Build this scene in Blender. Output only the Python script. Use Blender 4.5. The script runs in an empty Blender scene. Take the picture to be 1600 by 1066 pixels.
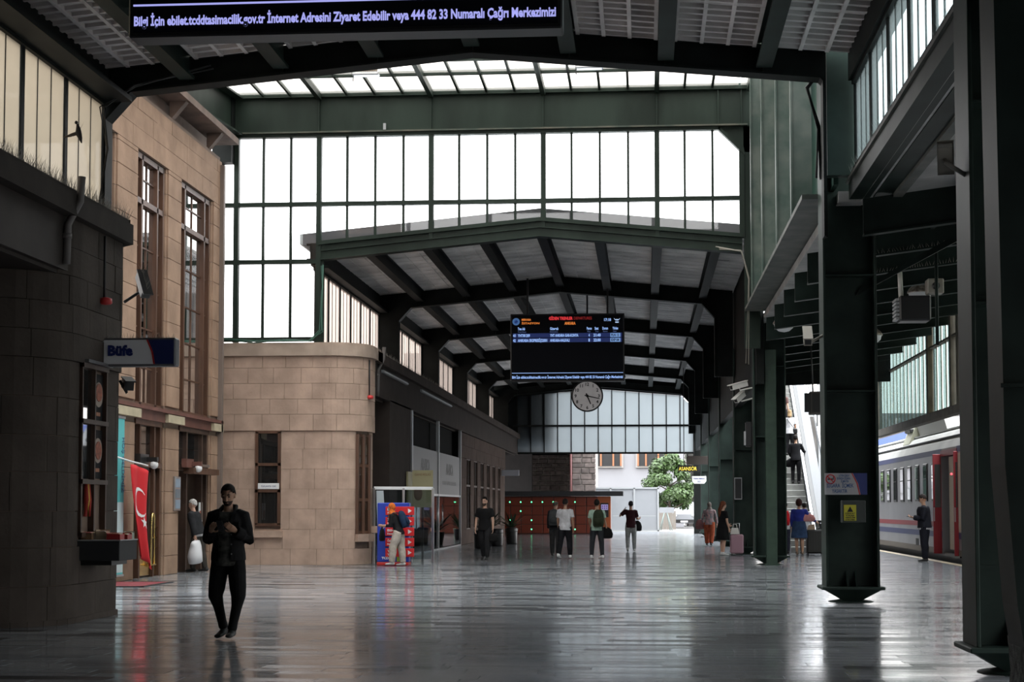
import bpy, math, random
from mathutils import Vector, Matrix
random.seed(7)
S = bpy.context.scene
COL = S.collection
# ---------------------------------------------------------------- camera, sky, exposure
cd = bpy.data.cameras.new('camera'); cam = bpy.data.objects.new('camera', cd); COL.objects.link(cam)
cd.sensor_width = 36; cd.lens = 2590/1600*36; cd.shift_y = 0.0692; cd.clip_end = 900
cam.location = (0, 0, 1.5); cam.rotation_euler = (math.radians(93.3), 0, math.atan(207/2590))
S.camera = cam
W = bpy.data.worlds.new('overcast_sky'); S.world = W; W.use_nodes = True
wn = W.node_tree; wn.nodes.clear()
wo = wn.nodes.new('ShaderNodeOutputWorld'); wb = wn.nodes.new('ShaderNodeBackground')
wt = wn.nodes.new('ShaderNodeTexCoord'); wsx = wn.nodes.new('ShaderNodeSeparateXYZ'); wr = wn.nodes.new('ShaderNodeValToRGB')
wn.links.new(wt.outputs['Generated'], wsx.inputs[0]); wn.links.new(wsx.outputs['Z'], wr.inputs[0])
wr.color_ramp.elements[0].color = (.36, .342, .33, 1); wr.color_ramp.elements[1].color = (.93, .97, 1.0, 1)   # overcast: the horizon a third of the zenith
wr.color_ramp.elements[0].position = 0.0; wr.color_ramp.elements[1].position = 1.0
wn.links.new(wr.outputs[0], wb.inputs['Color']); wb.inputs['Strength'].default_value = 12
wn.links.new(wb.outputs[0], wo.inputs[0])
vs = S.view_settings; S.display_settings.display_device = 'sRGB'
vs.view_transform = 'Standard'; vs.look = 'None'; vs.exposure = 0.0; vs.gamma = 1.0; vs.use_curve_mapping = False
S.cycles.use_denoising = True
# ---------------------------------------------------------------- materials
MATS = {}
def mat(name, col, rough=.6, metal=0, var=0, scale=3, rnd=0, bump=0, emit=None, es=1, stretch=(1, 1, 1), spec=.5, col2=None, detail=4):
    if name in MATS: return MATS[name]
    m = bpy.data.materials.new(name); m.use_nodes = True; nt = m.node_tree; b = nt.nodes['Principled BSDF']
    b.inputs['Roughness'].default_value = rough; b.inputs['Metallic'].default_value = metal; b.inputs['Specular IOR Level'].default_value = spec
    c4 = (*col, 1); b.inputs['Base Color'].default_value = c4
    if var or bump or col2:
        tc = nt.nodes.new('ShaderNodeTexCoord'); mp = nt.nodes.new('ShaderNodeMapping'); mp.inputs['Scale'].default_value = [s*scale for s in stretch]
        geo = nt.nodes.new('ShaderNodeNewGeometry'); nz = nt.nodes.new('ShaderNodeTexNoise'); nz.inputs['Scale'].default_value = 1; nz.inputs['Detail'].default_value = detail
        nt.links.new(geo.outputs['Position'], mp.inputs[0]); nt.links.new(mp.outputs[0], nz.inputs['Vector'])
        mx = nt.nodes.new('ShaderNodeMix'); mx.data_type = 'RGBA'
        rp = nt.nodes.new('ShaderNodeValToRGB'); rp.color_ramp.elements[0].position = .35; rp.color_ramp.elements[1].position = .68
        nt.links.new(nz.outputs['Fac'], rp.inputs[0]); nt.links.new(rp.outputs[0], mx.inputs[0])
        d = col2 or tuple(c*(1-var) for c in col)
        mx.inputs[6].default_value = (*d, 1); mx.inputs[7].default_value = tuple(min(1, c*(1+var*.5)) for c in col)+(1,) if not col2 else c4
        last = mx.outputs[2]
        if rnd:
            last = objrand(nt, last, rnd)
        nt.links.new(last, b.inputs['Base Color'])
        if bump:
            bp = nt.nodes.new('ShaderNodeBump'); bp.inputs['Strength'].default_value = bump; bp.inputs['Distance'].default_value = .02
            n2 = nt.nodes.new('ShaderNodeTexNoise'); n2.inputs['Scale'].default_value = 8; nt.links.new(mp.outputs[0], n2.inputs['Vector'])
            nt.links.new(n2.outputs['Fac'], bp.inputs['Height']); nt.links.new(bp.outputs[0], b.inputs['Normal'])
    elif rnd:
        rg = nt.nodes.new('ShaderNodeRGB'); rg.outputs[0].default_value = c4
        nt.links.new(objrand(nt, rg.outputs[0], rnd), b.inputs['Base Color'])
    if emit:
        b.inputs['Emission Color'].default_value = (*emit, 1); b.inputs['Emission Strength'].default_value = es
    MATS[name] = m; return m
def objrand(nt, sock, rnd):
    oi = nt.nodes.new('ShaderNodeObjectInfo'); mr = nt.nodes.new('ShaderNodeMapRange')
    mr.inputs['To Min'].default_value = 1-rnd; mr.inputs['To Max'].default_value = 1+rnd*.6
    hs = nt.nodes.new('ShaderNodeHueSaturation'); nt.links.new(oi.outputs['Random'], mr.inputs['Value'])
    nt.links.new(mr.outputs[0], hs.inputs['Value']); nt.links.new(sock, hs.inputs['Color']); return hs.outputs[0]
def glass(name, tint, frost=0, fc=(.85, .84, .8), gl=1.0, rough=.02, dirt=0, dark=None):
    """thin pane: see-through tint, a share of frosted translucency, a faint mirror; dark adds an opaque share"""
    m = bpy.data.materials.new(name); m.use_nodes = True; nt = m.node_tree; nt.nodes.clear()
    out = nt.nodes.new('ShaderNodeOutputMaterial'); tr = nt.nodes.new('ShaderNodeBsdfTransparent'); tr.inputs[0].default_value = (*tint, 1)
    last = tr.outputs[0]
    if dirt:
        geo = nt.nodes.new('ShaderNodeNewGeometry'); nz = nt.nodes.new('ShaderNodeTexNoise'); nz.inputs['Scale'].default_value = 2.2; nz.inputs['Detail'].default_value = 6
        nt.links.new(geo.outputs['Position'], nz.inputs['Vector'])
        oi = nt.nodes.new('ShaderNodeObjectInfo'); ad = nt.nodes.new('ShaderNodeMath'); ad.operation = 'MULTIPLY_ADD'; ad.inputs[1].default_value = .35
        nt.links.new(oi.outputs['Random'], ad.inputs[0]); nt.links.new(nz.outputs['Fac'], ad.inputs[2])
        rp = nt.nodes.new('ShaderNodeValToRGB'); rp.color_ramp.elements[0].position = .3; rp.color_ramp.elements[1].position = .95
        rp.color_ramp.elements[0].color = (*tint, 1); rp.color_ramp.elements[1].color = tuple(c*(1-dirt) for c in tint)+(1,)
        nt.links.new(ad.outputs[0], rp.inputs[0]); nt.links.new(rp.outputs[0], tr.inputs[0])
    def mix(a, b, fac):
        x = nt.nodes.new('ShaderNodeMixShader'); x.inputs[0].default_value = fac; nt.links.new(a, x.inputs[1]); nt.links.new(b, x.inputs[2]); return x.outputs[0]
    if frost:
        tl = nt.nodes.new('ShaderNodeBsdfTranslucent'); tl.inputs[0].default_value = (*fc, 1); last = mix(last, tl.outputs[0], frost)
    if dark:
        df = nt.nodes.new('ShaderNodeBsdfDiffuse'); df.inputs[0].default_value = (*dark, 1); last = mix(last, df.outputs[0], .8)
    g = nt.nodes.new('ShaderNodeBsdfGlossy'); g.inputs['Roughness'].default_value = rough
    fr = nt.nodes.new('ShaderNodeFresnel'); fr.inputs['IOR'].default_value = 1.5; ml = nt.nodes.new('ShaderNodeMath'); ml.operation = 'MULTIPLY'; ml.use_clamp = True; ml.inputs[1].default_value = gl
    nt.links.new(fr.outputs[0], ml.inputs[0]); x = nt.nodes.new('ShaderNodeMixShader'); nt.links.new(ml.outputs[0], x.inputs[0]); nt.links.new(last, x.inputs[1]); nt.links.new(g.outputs[0], x.inputs[2]); last = x.outputs[0]
    nt.links.new(last, out.inputs[0]); MATS[name] = m; return m
GREEN = mat('green_steel_paint', (.021, .032, .025), .48, var=.35, scale=1.1, stretch=(1, 1, .35), spec=.15)
DGREEN = mat('dark_green_steel_paint', (.013, .021, .018), .5, var=.4, scale=1.4, spec=.12)
LGREEN = mat('mottled_green_wall_paint', (.024, .066, .046), .5, col2=(.017, .040, .036), scale=.7, spec=.2)
COLG = mat('column_green_paint', (.022, .037, .031), .5, var=.35, scale=1.6, spec=.2)
BLACKST = mat('blackened_steel', (.010, .012, .0115), .55, var=.3, scale=2, spec=.1)
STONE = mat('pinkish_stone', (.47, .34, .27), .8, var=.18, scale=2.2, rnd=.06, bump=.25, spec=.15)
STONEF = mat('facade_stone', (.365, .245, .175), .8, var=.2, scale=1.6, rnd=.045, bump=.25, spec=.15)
STONE_SHADED = mat('shade_darkened_kiosk_stone', (.07, .058, .050), .8, var=.2, scale=2, rnd=.12, bump=.25, spec=.1)  # same pinkish stone, its colour darkened to carry the kiosk's shade
JOINT = mat('stone_joint', (.22, .16, .125), .9)
COFFER = mat('coffer_plaster', (.60, .56, .55), .8, var=.22, scale=1.2, rnd=.07)
DECK = mat('roof_deck', (.12, .115, .115), .8)
ROOFTOP = mat('outer_roofing', (.50, .52, .50), .7, var=.2, scale=.8)
WOOD = mat('brown_window_wood', (.105, .048, .027), .5, var=.3, scale=4, stretch=(1, 1, .2))
DWOOD = mat('dark_brown_wood', (.07, .04, .028), .5, var=.3, scale=4)
FASCIA = mat('brown_grey_fascia', (.055, .044, .039), .8, var=.15, scale=2, spec=.1)
BROWNTRIM = mat('brown_painted_trim', (.16, .065, .05), .55, var=.2, scale=3)
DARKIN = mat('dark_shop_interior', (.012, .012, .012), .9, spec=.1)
GREYP = mat('grey_paint', (.32, .33, .34), .5)
DGREY = mat('dark_grey_paint', (.035, .036, .038), .6, spec=.2)
WHITE = mat('white_paint', (.78, .79, .80), .45)
CREAM = mat('cream_white', (.70, .68, .62), .5)
CHROME = mat('brushed_metal', (.55, .56, .58), .28, metal=1)
BRASS = mat('polished_brass', (.75, .55, .22), .25, metal=1)
BLACK = mat('black_plastic', (.012, .012, .013), .4)
RED = mat('red_paint', (.55, .03, .03), .45)
BLUE = mat('navy_blue', (.02, .035, .16), .45)
CLEAR = glass('clear_window_pane', (.93, .94, .95), dirt=.08)
ROOFGLASS = glass('frosted_roof_pane', (.84, .825, .80), frost=.12, fc=(.55, .53, .50), dirt=.1, gl=.3)
BEIGEGLASS = glass('dusty_clerestory_pane', (.55, .51, .44), frost=.7, fc=(.37, .345, .30), dirt=.25, gl=.15)
COOLGLASS = glass('cool_clerestory_pane', (.66, .735, .75), frost=.2, fc=(.3, .33, .33), dirt=.12, gl=.08)
PINKGLASS = glass('dusty_pink_pane', (.72, .665, .63), frost=.4, fc=(.45, .41, .385), dirt=.1, gl=.12)
ENDGLASS = glass('frosted_end_pane', (.45, .47, .485), frost=.75, fc=(.46, .49, .505), dirt=.2, gl=.15)
SKIRTA = glass('milky_ribbed_pane', (.60, .60, .52), frost=.2, fc=(.14, .14, .12), dirt=.15, gl=.4)
SKIRTB = glass('bluish_ribbed_pane', (.51, .605, .60), frost=.2, fc=(.12, .16, .165), dirt=.15, gl=.4)
DARKGLASS = glass('dark_reflecting_pane', (.25, .27, .28), gl=2.2, dark=(.02, .02, .02))
SHOPGLASS = glass('shop_front_pane', (.75, .77, .78), gl=1.8)
MIRROR = glass('screen_pane', (.6, .66, .68), gl=3.0)
# ---------------------------------------------------------------- mesh helpers
ORG = {}
class MB:
    def __init__(s): s.v = []; s.f = []; s.m = []; s.sm = []
    def add(s, vs, fs, mi=0, sm=False):
        o = len(s.v); s.v += [tuple(p) for p in vs]; s.f += [tuple(i+o for i in f) for f in fs]; s.m += [mi]*len(fs); s.sm += [sm]*len(fs); return s
    def box(s, x0, y0, z0, x1, y1, z1, mi=0):
        x0, x1 = min(x0, x1), max(x0, x1); y0, y1 = min(y0, y1), max(y0, y1); z0, z1 = min(z0, z1), max(z0, z1)
        return s.add([(x0, y0, z0), (x1, y0, z0), (x1, y1, z0), (x0, y1, z0), (x0, y0, z1), (x1, y0, z1), (x1, y1, z1), (x0, y1, z1)],
                     [(0, 3, 2, 1), (4, 5, 6, 7), (0, 1, 5, 4), (1, 2, 6, 5), (2, 3, 7, 6), (3, 0, 4, 7)], mi)
    def cbox(s, x0, y0, z0, x1, y1, z1, c=.01, mi=0):
        c = min(c, abs(x1-x0)*.45, abs(y1-y0)*.45, abs(z1-z0)*.45)
        L, H = (x0, y0, z0), (x1, y1, z1); vs = []; idx = {}
        for sx in (0, 1):
            for sy in (0, 1):
                for sz in (0, 1):
                    p = [(L, H)[k][i] for i, k in enumerate((sx, sy, sz))]; q = [p[i]+(c if k == 0 else -c) for i, k in enumerate((sx, sy, sz))]
                    for a in range(3):
                        t = list(q); t[a] = p[a]; idx[(sx, sy, sz, a)] = len(vs); vs.append(t)
        fs = []
        for a in range(3):
            b, d = (a+1) % 3, (a+2) % 3
            for k in (0, 1):
                r = []
                for (u, w) in ((0, 0), (1, 0), (1, 1), (0, 1)):
                    t = [0, 0, 0]; t[a] = k; t[b] = u; t[d] = w; r.append(idx[(*t, a)])
                fs.append(r if k else r[::-1])
            for u in (0, 1):
                for w in (0, 1):
                    t0 = [0, 0, 0]; t1 = [0, 0, 0]; t0[a] = 0; t1[a] = 1
                    for t in (t0, t1): t[b] = u; t[d] = w
                    r = [idx[(*t0, b)], idx[(*t1, b)], idx[(*t1, d)], idx[(*t0, d)]]; fs.append(r if (u == w) else r[::-1])
        for sx in (0, 1):
            for sy in (0, 1):
                for sz in (0, 1):
                    r = [idx[(sx, sy, sz, a)] for a in range(3)]; fs.append(r if (sx+sy+sz) % 2 else r[::-1])
        return s.add(vs, fs, mi)
    def prism(s, poly, axis, a0, a1, mi=0):
        n = len(poly)
        def P(p, a): return {0: (a, p[0], p[1]), 1: (p[0], a, p[1]), 2: (p[0], p[1], a)}[axis]
        vs = [P(p, a0) for p in poly]+[P(p, a1) for p in poly]
        fs = [tuple(range(n))[::-1], tuple(range(n, 2*n))]+[(i, (i+1) % n, n+(i+1) % n, n+i) for i in range(n)]
        return s.add(vs, fs, mi)
    def loft(s, rings, mi=0, cap=True, sm=True, closed=True):
        n = len(rings[0]); vs = [p for r in rings for p in r]; fs = []
        for k in range(len(rings)-1):
            for i in range(n if closed else n-1):
                j = (i+1) % n; fs.append((k*n+i, k*n+j, (k+1)*n+j, (k+1)*n+i))
        if cap and closed: fs += [tuple(range(n))[::-1], tuple((len(rings)-1)*n+i for i in range(n))]
        return s.add(vs, fs, mi, sm)
    def tube(s, pts, r, n=8, mi=0, sm=True, up=(0, 0, 1)):
        pts = [Vector(p) for p in pts]; rings = []
        rr = r if isinstance(r, (list, tuple)) else [r]*len(pts)
        pu = Vector(up)
        for i, p in enumerate(pts):
            t = (pts[min(i+1, len(pts)-1)]-pts[max(i-1, 0)]).normalized()
            u = pu-t*pu.dot(t)
            if u.length < 1e-3: u = Vector((1, 0, 0))-t*t.x
            if u.length < 1e-3: u = Vector((0, 1, 0))-t*t.y
            u.normalize(); w = t.cross(u)
            a = rr[i] if isinstance(rr[i], (list, tuple)) else (rr[i], rr[i])
            rings.append([p+u*(a[1]*math.cos(2*math.pi*k/n))-w*(a[0]*math.sin(2*math.pi*k/n)) for k in range(n)])
        return s.loft(rings, mi, True, sm)
    def lathe(s, prof, c=(0, 0, 0), n=16, axis=2, mi=0, sm=True):
        rings = []
        for r, z in prof:
            ring = []
            for k in range(n):
                a = 2*math.pi*k/n; x, y = r*math.cos(a), r*math.sin(a)
                q = {2: (x, y, z), 1: (x, z, -y), 0: (z, x, y)}[axis]; ring.append((c[0]+q[0], c[1]+q[1], c[2]+q[2]))
            rings.append(ring)
        return s.loft(rings, mi, True, sm)
    def ell(s, c, r, n=12, m=8, mi=0, rot=None):
        rings = []
        for j in range(m+1):
            t = math.pi*(j/m)*.998+.003; ring = []
            for k in range(n):
                a = 2*math.pi*k/n; q = Vector((r[0]*math.sin(t)*math.cos(a), r[1]*math.sin(t)*math.sin(a), -r[2]*math.cos(t)))
                if rot: q = rot @ q
                ring.append((c[0]+q.x, c[1]+q.y, c[2]+q.z))
            rings.append(ring)
        return s.loft(rings, mi, True, True)
    def mesh(s, name, mats, org=(0, 0, 0)):
        me = bpy.data.meshes.new(name)
        me.from_pydata([(p[0]-org[0], p[1]-org[1], p[2]-org[2]) for p in s.v], [], s.f)
        for x in (mats if isinstance(mats, (list, tuple)) else [mats]): me.materials.append(x)
        me.polygons.foreach_set('material_index', s.m); me.polygons.foreach_set('use_smooth', s.sm); me.update(); return me
    def build(s, name, mats, parent=None, kind=None, label=None, loc=None, cat=None, group=None):
        """world-coordinate geometry becomes one object; as a child it is written relative to the root's base"""
        org = ORG.get(parent.name, Vector()) if parent else Vector(loc or (0, 0, 0))
        o = bpy.data.objects.new(name, s.mesh(name, mats, org)); COL.objects.link(o)
        if parent: o.parent = parent; ORG[o.name] = org
        else: o.location = org; ORG[o.name] = org
        tag(o, label, cat, group, kind); return o
def tag(o, label=None, cat=None, group=None, kind=None):
    if label: o['label'] = label
    if cat: o['category'] = cat
    if group: o['group'] = group
    if kind: o['kind'] = kind
    return o
def thing(name, label, cat, loc=(0, 0, 0), group=None, rz=0):
    o = bpy.data.objects.new(name, None); COL.objects.link(o); o.location = loc; o.rotation_euler = (0, 0, rz); o.empty_display_size = .2
    ORG[o.name] = Vector(loc) if not rz else Vector(); return tag(o, label, cat, group)
def struct(name, mb, mats): return mb.build(name, mats, None, 'structure')
CACHE = {}
def piece(name, dims, m, parent, loc, ch=0, rot=None, kind=None):
    key = (tuple(round(d, 4) for d in dims), m.name, ch); me = CACHE.get(key)
    if not me:
        b = MB(); x, y, z = (d/2 for d in dims)
        b.cbox(-x, -y, -z, x, y, z, ch) if ch else b.box(-x, -y, -z, x, y, z)
        me = CACHE[key] = b.mesh(name, m)
    return place(name, me, parent, loc, rot, kind)
def place(name, me, parent, loc, rot=None, kind=None):
    o = bpy.data.objects.new(name, me); COL.objects.link(o); o.parent = parent
    o.location = Vector(loc)-ORG.get(parent.name, Vector())
    if rot: o.rotation_euler = rot
    ORG[o.name] = Vector(loc)
    if kind: o['kind'] = kind
    return o
def copy_tree(o, parent=None, loc=None, label=None, rz=None):
    c = o.copy(); COL.objects.link(c); c.parent = parent
    if loc is not None: c.location = loc
    if rz is not None: c.rotation_euler = (0, 0, rz)
    if label: c['label'] = label
    for ch in o.children: copy_tree(ch, c)
    return c
TXT = {}
def text(name, s, m, parent, loc, width=None, size=.1, bold=0, rot=(math.pi/2, 0, 0), sx=1, center=False, height=None):
    """flat lettering as a mesh standing in the XZ plane (facing -Y) unless turned"""
    cu = bpy.data.curves.new('lettering', 'FONT'); cu.body = s; cu.size = size; cu.offset = bold; cu.extrude = .001; cu.resolution_u = 2
    t = bpy.data.objects.new('lettering', cu); COL.objects.link(t)
    me = bpy.data.meshes.new_from_object(t.evaluated_get(bpy.context.evaluated_depsgraph_get())); bpy.data.objects.remove(t)
    xs = [v.co.x for v in me.vertices]
    if not xs: return
    x0, x1 = min(xs), max(xs); k = (width/(x1-x0)) if width else sx
    for v in me.vertices:
        v.co.x = (v.co.x-x0)*k-((x1-x0)*k/2 if center else 0)
    me.materials.clear(); me.materials.append(m)
    return place(name, me, parent, loc, rot)
DULLGLASS = glass('dull_dark_pane', (.2, .2, .2), gl=.35, dark=(.01, .01, .01))
# ---------------------------------------------------------------- floor
def floor_material():
    m = bpy.data.materials.new('polished_marble'); m.use_nodes = True; nt = m.node_tree; b = nt.nodes['Principled BSDF']
    N = nt.nodes.new; L = nt.links.new
    geo = N('ShaderNodeNewGeometry')
    def noise(sc, det=5):
        mp = N('ShaderNodeMapping'); mp.inputs['Scale'].default_value = sc; L(geo.outputs['Position'], mp.inputs[0])
        n = N('ShaderNodeTexNoise'); n.inputs['Scale'].default_value = 1; n.inputs['Detail'].default_value = det; L(mp.outputs[0], n.inputs['Vector']); return n.outputs['Fac']
    at = N('ShaderNodeAttribute'); at.attribute_name = 'tone'
    v = noise((.55, 5.5, 1)); big = noise((.2, .5, 1), 2); fine = noise((1.4, 26, 1), 3)
    a1 = N('ShaderNodeMath'); a1.operation = 'MULTIPLY_ADD'; a1.inputs[1].default_value = .42; L(at.outputs['Fac'], a1.inputs[0]); L(v, a1.inputs[2])
    a2 = N('ShaderNodeMath'); a2.operation = 'MULTIPLY_ADD'; a2.inputs[1].default_value = .35; L(fine, a2.inputs[0]); L(a1.outputs[0], a2.inputs[2])
    rp = N('ShaderNodeValToRGB'); e = rp.color_ramp.elements; e[0].position = .40; e[0].color = (.035, .038, .043, 1); e[1].position = .98; e[1].color = (.36, .378, .40, 1)
    k = rp.color_ramp.elements.new(.52); k.color = (.14, .152, .168, 1); k = rp.color_ramp.elements.new(.75); k.color = (.235, .252, .275, 1)
    L(a2.outputs[0], rp.inputs[0]); L(rp.outputs[0], b.inputs['Base Color'])
    mr = N('ShaderNodeMapRange'); mr.inputs['From Min'].default_value = .4; mr.inputs['From Max'].default_value = .95; mr.inputs['To Min'].default_value = .22; mr.inputs['To Max'].default_value = .09; L(a2.outputs[0], mr.inputs['Value']); L(mr.outputs[0], b.inputs['Roughness'])
    ms = N('ShaderNodeMapRange'); ms.inputs['From Min'].default_value = .4; ms.inputs['From Max'].default_value = .8; ms.inputs['To Min'].default_value = .22; ms.inputs['To Max'].default_value = .6; L(a2.outputs[0], ms.inputs['Value']); L(ms.outputs[0], b.inputs['Specular IOR Level'])
    return m
FLOORM = floor_material()
b = MB(); b.box(-14, -9, -.4, 8.28, 104, -.006)
floor = struct('floor', b, FLOORM)
vs, fs, tone = [], [], []
R = random.Random(3); y = 12.4
while y < 66:
    x = -11.6-R.random()
    while x < 8.25:
        w = R.uniform(.55, 1.5); x1 = min(x+w, 8.27); t = R.gauss(.05, .42) if R.random() > .07 else R.uniform(-1.3, -.8); tx, ty = R.uniform(-1, 1)*.0004, R.uniform(-1, 1)*.0005
        o = len(vs); g = .004
        for (px_, py_, k) in ((x+g, y+g, -1), (x1-g, y+g, 1), (x1-g, y+.30-g, 1), (x+g, y+.30-g, -1)):
            vs.append((px_, py_, tx*k+(ty if py_ > y+.1 else -ty)))
        for p in vs[o:o+4]: vs.append((p[0], p[1], -.012))
        fs += [(o, o+1, o+2, o+3)]+[(o+i, o+4+i, o+4+(i+1) % 4, o+(i+1) % 4) for i in range(4)]; tone += [t]*5
        x = x1 if x1 < 8.26 else 9
    y += .30
me = bpy.data.meshes.new('marble_tiles'); me.from_pydata(vs, [], fs); me.materials.append(FLOORM)
me.attributes.new('tone', 'FLOAT', 'FACE').data.foreach_set('value', tone); me.update()
o = place('marble_tiling', me, floor, (0, 0, 0), kind='stuff')
b = MB(); b.box(8.02, 12, -.002, 8.26, 104, .004)
b.build('edge_strip', mat('worn_yellow_edge', (.32, .25, .13), .5, var=.4, scale=3), floor)
b = MB(); b.box(-60, 104, -.4, 8.28, 180, -.02)
struct('pavement', b, mat('outdoor_paving', (.20, .195, .19), .8, var=.2, scale=1))
b = MB(); b.box(8.28, -9, -1.4, 60, 200, -1.0)
struct('ground', b, mat('track_ballast', (.12, .11, .10), .9, var=.4, scale=6, bump=.5))
b = MB(); b.box(8.2, -9, -1.2, 8.5, 140, -.03); struct('platform_wall', b, DGREY)
b = MB(); b.box(-9, -9.4, 0, 60, -9, 9.6); b.box(-14, -9, 0, -7.4, -8.6, 9.5); struct('wall_back', b, DGREY)

# ---------------------------------------------------------------- stone walls
def arc(cx, cy, r, a0, a1, n=8): return [(cx+r*math.cos(math.radians(a0+(a1-a0)*i/n)), cy+r*math.sin(math.radians(a0+(a1-a0)*i/n))) for i in range(n+1)]
class Path:
    def __init__(s, pts):
        s.p = [Vector(q) for q in pts]; s.c = [0]
        for i in range(1, len(pts)): s.c.append(s.c[-1]+(s.p[i]-s.p[i-1]).length)
        s.len = s.c[-1]
    def at(s, d, off=0):
        d = max(0, min(s.len, d)); i = 0
        while i < len(s.c)-2 and d > s.c[i+1]: i += 1
        t = (s.p[i+1]-s.p[i]).normalized(); q = s.p[i]+t*(d-s.c[i])
        # smooth normal on corners
        return (q.x+t.y*off, q.y-t.x*off)
    def cuts(s, a, b): return [a]+[c for c in s.c if a+.01 < c < b-.01]+[b]
def core(mb, path, z0, z1, off=-.05, thick=.3, a=0, b=None, mi=0):
    cs = path.cuts(a, path.len if b is None else b)
    for u, w in zip(cs, cs[1:]):
        p = [path.at(u+1e-4, off), path.at(w-1e-4, off), path.at(w-1e-4, off-thick), path.at(u+1e-4, off-thick)]
        mb.prism(p, 2, z0, z1, mi)
def stones(root, path, zs, blen, m, holes=(), proud=0.0, gap=.007, a=0, b=None, seed=1, name='stone_block', jit=.15, first=None):
    R = random.Random(seed); b = path.len if b is None else b
    for ci, (z0, z1) in enumerate(zip(zs, zs[1:])):
        s = a-(blen*.5 if ci % 2 else 0); js = []
        while s < b: js.append(s); s += blen*(1+R.uniform(-jit, jit))
        js = [a]+[j for j in js if a+.12 < j < b-.12]+[b]
        for u, w in zip(js, js[1:]):
            segs = [(u, w)]
            for (h0, h1, hz0, hz1) in holes:
                if z0 < hz1-.05 and z1 > hz0+.05:
                    ns = []
                    for (p, q) in segs:
                        if q <= h0 or p >= h1: ns.append((p, q)); continue
                        if p < h0-.04: ns.append((p, h0))
                        if q > h1+.04: ns.append((h1, q))
                    segs = ns
            for (p, q) in segs:
                pr = proud+R.uniform(-.004, .004); cs = path.cuts(p+gap/2, q-gap/2); mb = MB(); n = len(cs)
                fr = [path.at(c, pr) for c in cs]; bk = [path.at(c, pr-.09) for c in cs]
                zz = (z0+gap/2, z1-gap/2)
                V = [(*f, zz[0]) for f in fr]+[(*f, zz[1]) for f in fr]+[(*f, zz[0]) for f in bk]+[(*f, zz[1]) for f in bk]
                F = []
                for i in range(n-1):
                    F += [(i, i+1, n+i+1, n+i), (n+i, n+i+1, 3*n+i+1, 3*n+i), (i+1, i, 2*n+i, 2*n+i+1)]
                F += [(0, n, 3*n, 2*n), (n-1, 3*n-1, 4*n-1, 2*n-1)]
                mb.add(V, F); mb.build(name, m, root)

# near block with the kiosk: rounded stone corner, path runs front face -> corner -> side along the hall
kp = Path([(-11.8, 20.0), (-8.5, 20.0)]+arc(-8.5, 21.1, 1.1, -90, 0)[1:]+[(-7.4, 22.85), (-7.9, 23.4), (-12, 23.4)])
ks0 = 3.3+1.1*math.pi/2    # arclength where the straight side starts
b = MB(); core(b, kp, 0, 5.3); wall_kiosk = struct('wall_left', b, JOINT)
ws0, ws1 = ks0+.12, ks0+1.2
stones(wall_kiosk, kp, [0, .5, .99, 1.45, 1.95, 2.42, 2.91, 3.4], .72, STONE_SHADED, holes=[(ws0, ws1, 1.12, 3.42)], seed=2, b=ks0+2.0)
stones(wall_kiosk, kp, [3.4, 3.76, 4.13, 4.50, 4.87, 5.24], .62, STONE_SHADED, proud=.035, seed=3, b=ks0+2.0)
b = MB()  # base course
core(b, kp, 0, .07, off=.03, thick=.1, b=ks0+2.0); b.build('plinth', STONE_SHADED, wall_kiosk)
def cornice(name, root, pts, z0, z1, m):
    p = Path(pts); b = MB(); core(b, p, z0, z1, off=.0, thick=.75); core(b, p, z1, z1+.07, off=-.05, thick=.75); return b.build(name, m, root)
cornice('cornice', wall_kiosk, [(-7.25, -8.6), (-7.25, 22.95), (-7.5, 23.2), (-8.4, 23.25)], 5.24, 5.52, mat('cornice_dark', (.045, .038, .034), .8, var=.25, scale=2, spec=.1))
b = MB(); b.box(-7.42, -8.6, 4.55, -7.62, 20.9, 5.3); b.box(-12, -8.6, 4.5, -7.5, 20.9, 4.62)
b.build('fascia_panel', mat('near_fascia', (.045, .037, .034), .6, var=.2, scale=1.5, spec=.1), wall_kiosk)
b = MB(); b.box(-12.2, -8.6, 0, -12, 23.6, 5.3); b.box(-12, 19.0, 0, -8.9, 19.1, 4.5)
b.box(-7.9, 12, 0, -7.45, 13.4, 4.6); b.box(-7.6, -8.6, 0, -7.4, 12, 4.6)
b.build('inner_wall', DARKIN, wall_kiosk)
b = MB(); b.box(-13, -8.6, 5.3, -7.9, 23.55, 5.6); b.build('side_roof', DECK, wall_kiosk)
def spikes(name, root, pts, n, h=.13, seed=1, rad=.0022):
    R = random.Random(seed); p = [Vector(q) for q in pts]; b = MB()
    for i in range(n):
        t = i/n*(len(p)-1); k = int(t); q = p[k].lerp(p[k+1], t-k); d = Vector((R.uniform(-.6, .6), R.uniform(-.6, .6), 1)).normalized()*h*R.uniform(.7, 1.1)
        e = q+d; b.add([q+Vector((rad, 0, 0)), q+Vector((-rad, rad, 0)), q+Vector((-rad, -rad, 0)), e], [(0, 1, 3), (1, 2, 3), (2, 0, 3)])
    return b.build(name, mat('spike_wire', (.30, .28, .25), .5), root, 'stuff')
spikes('bird_spikes', wall_kiosk, [(-7.3, 18, 5.58), (-7.3, 22.9, 5.58)], 420, .2)

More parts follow.
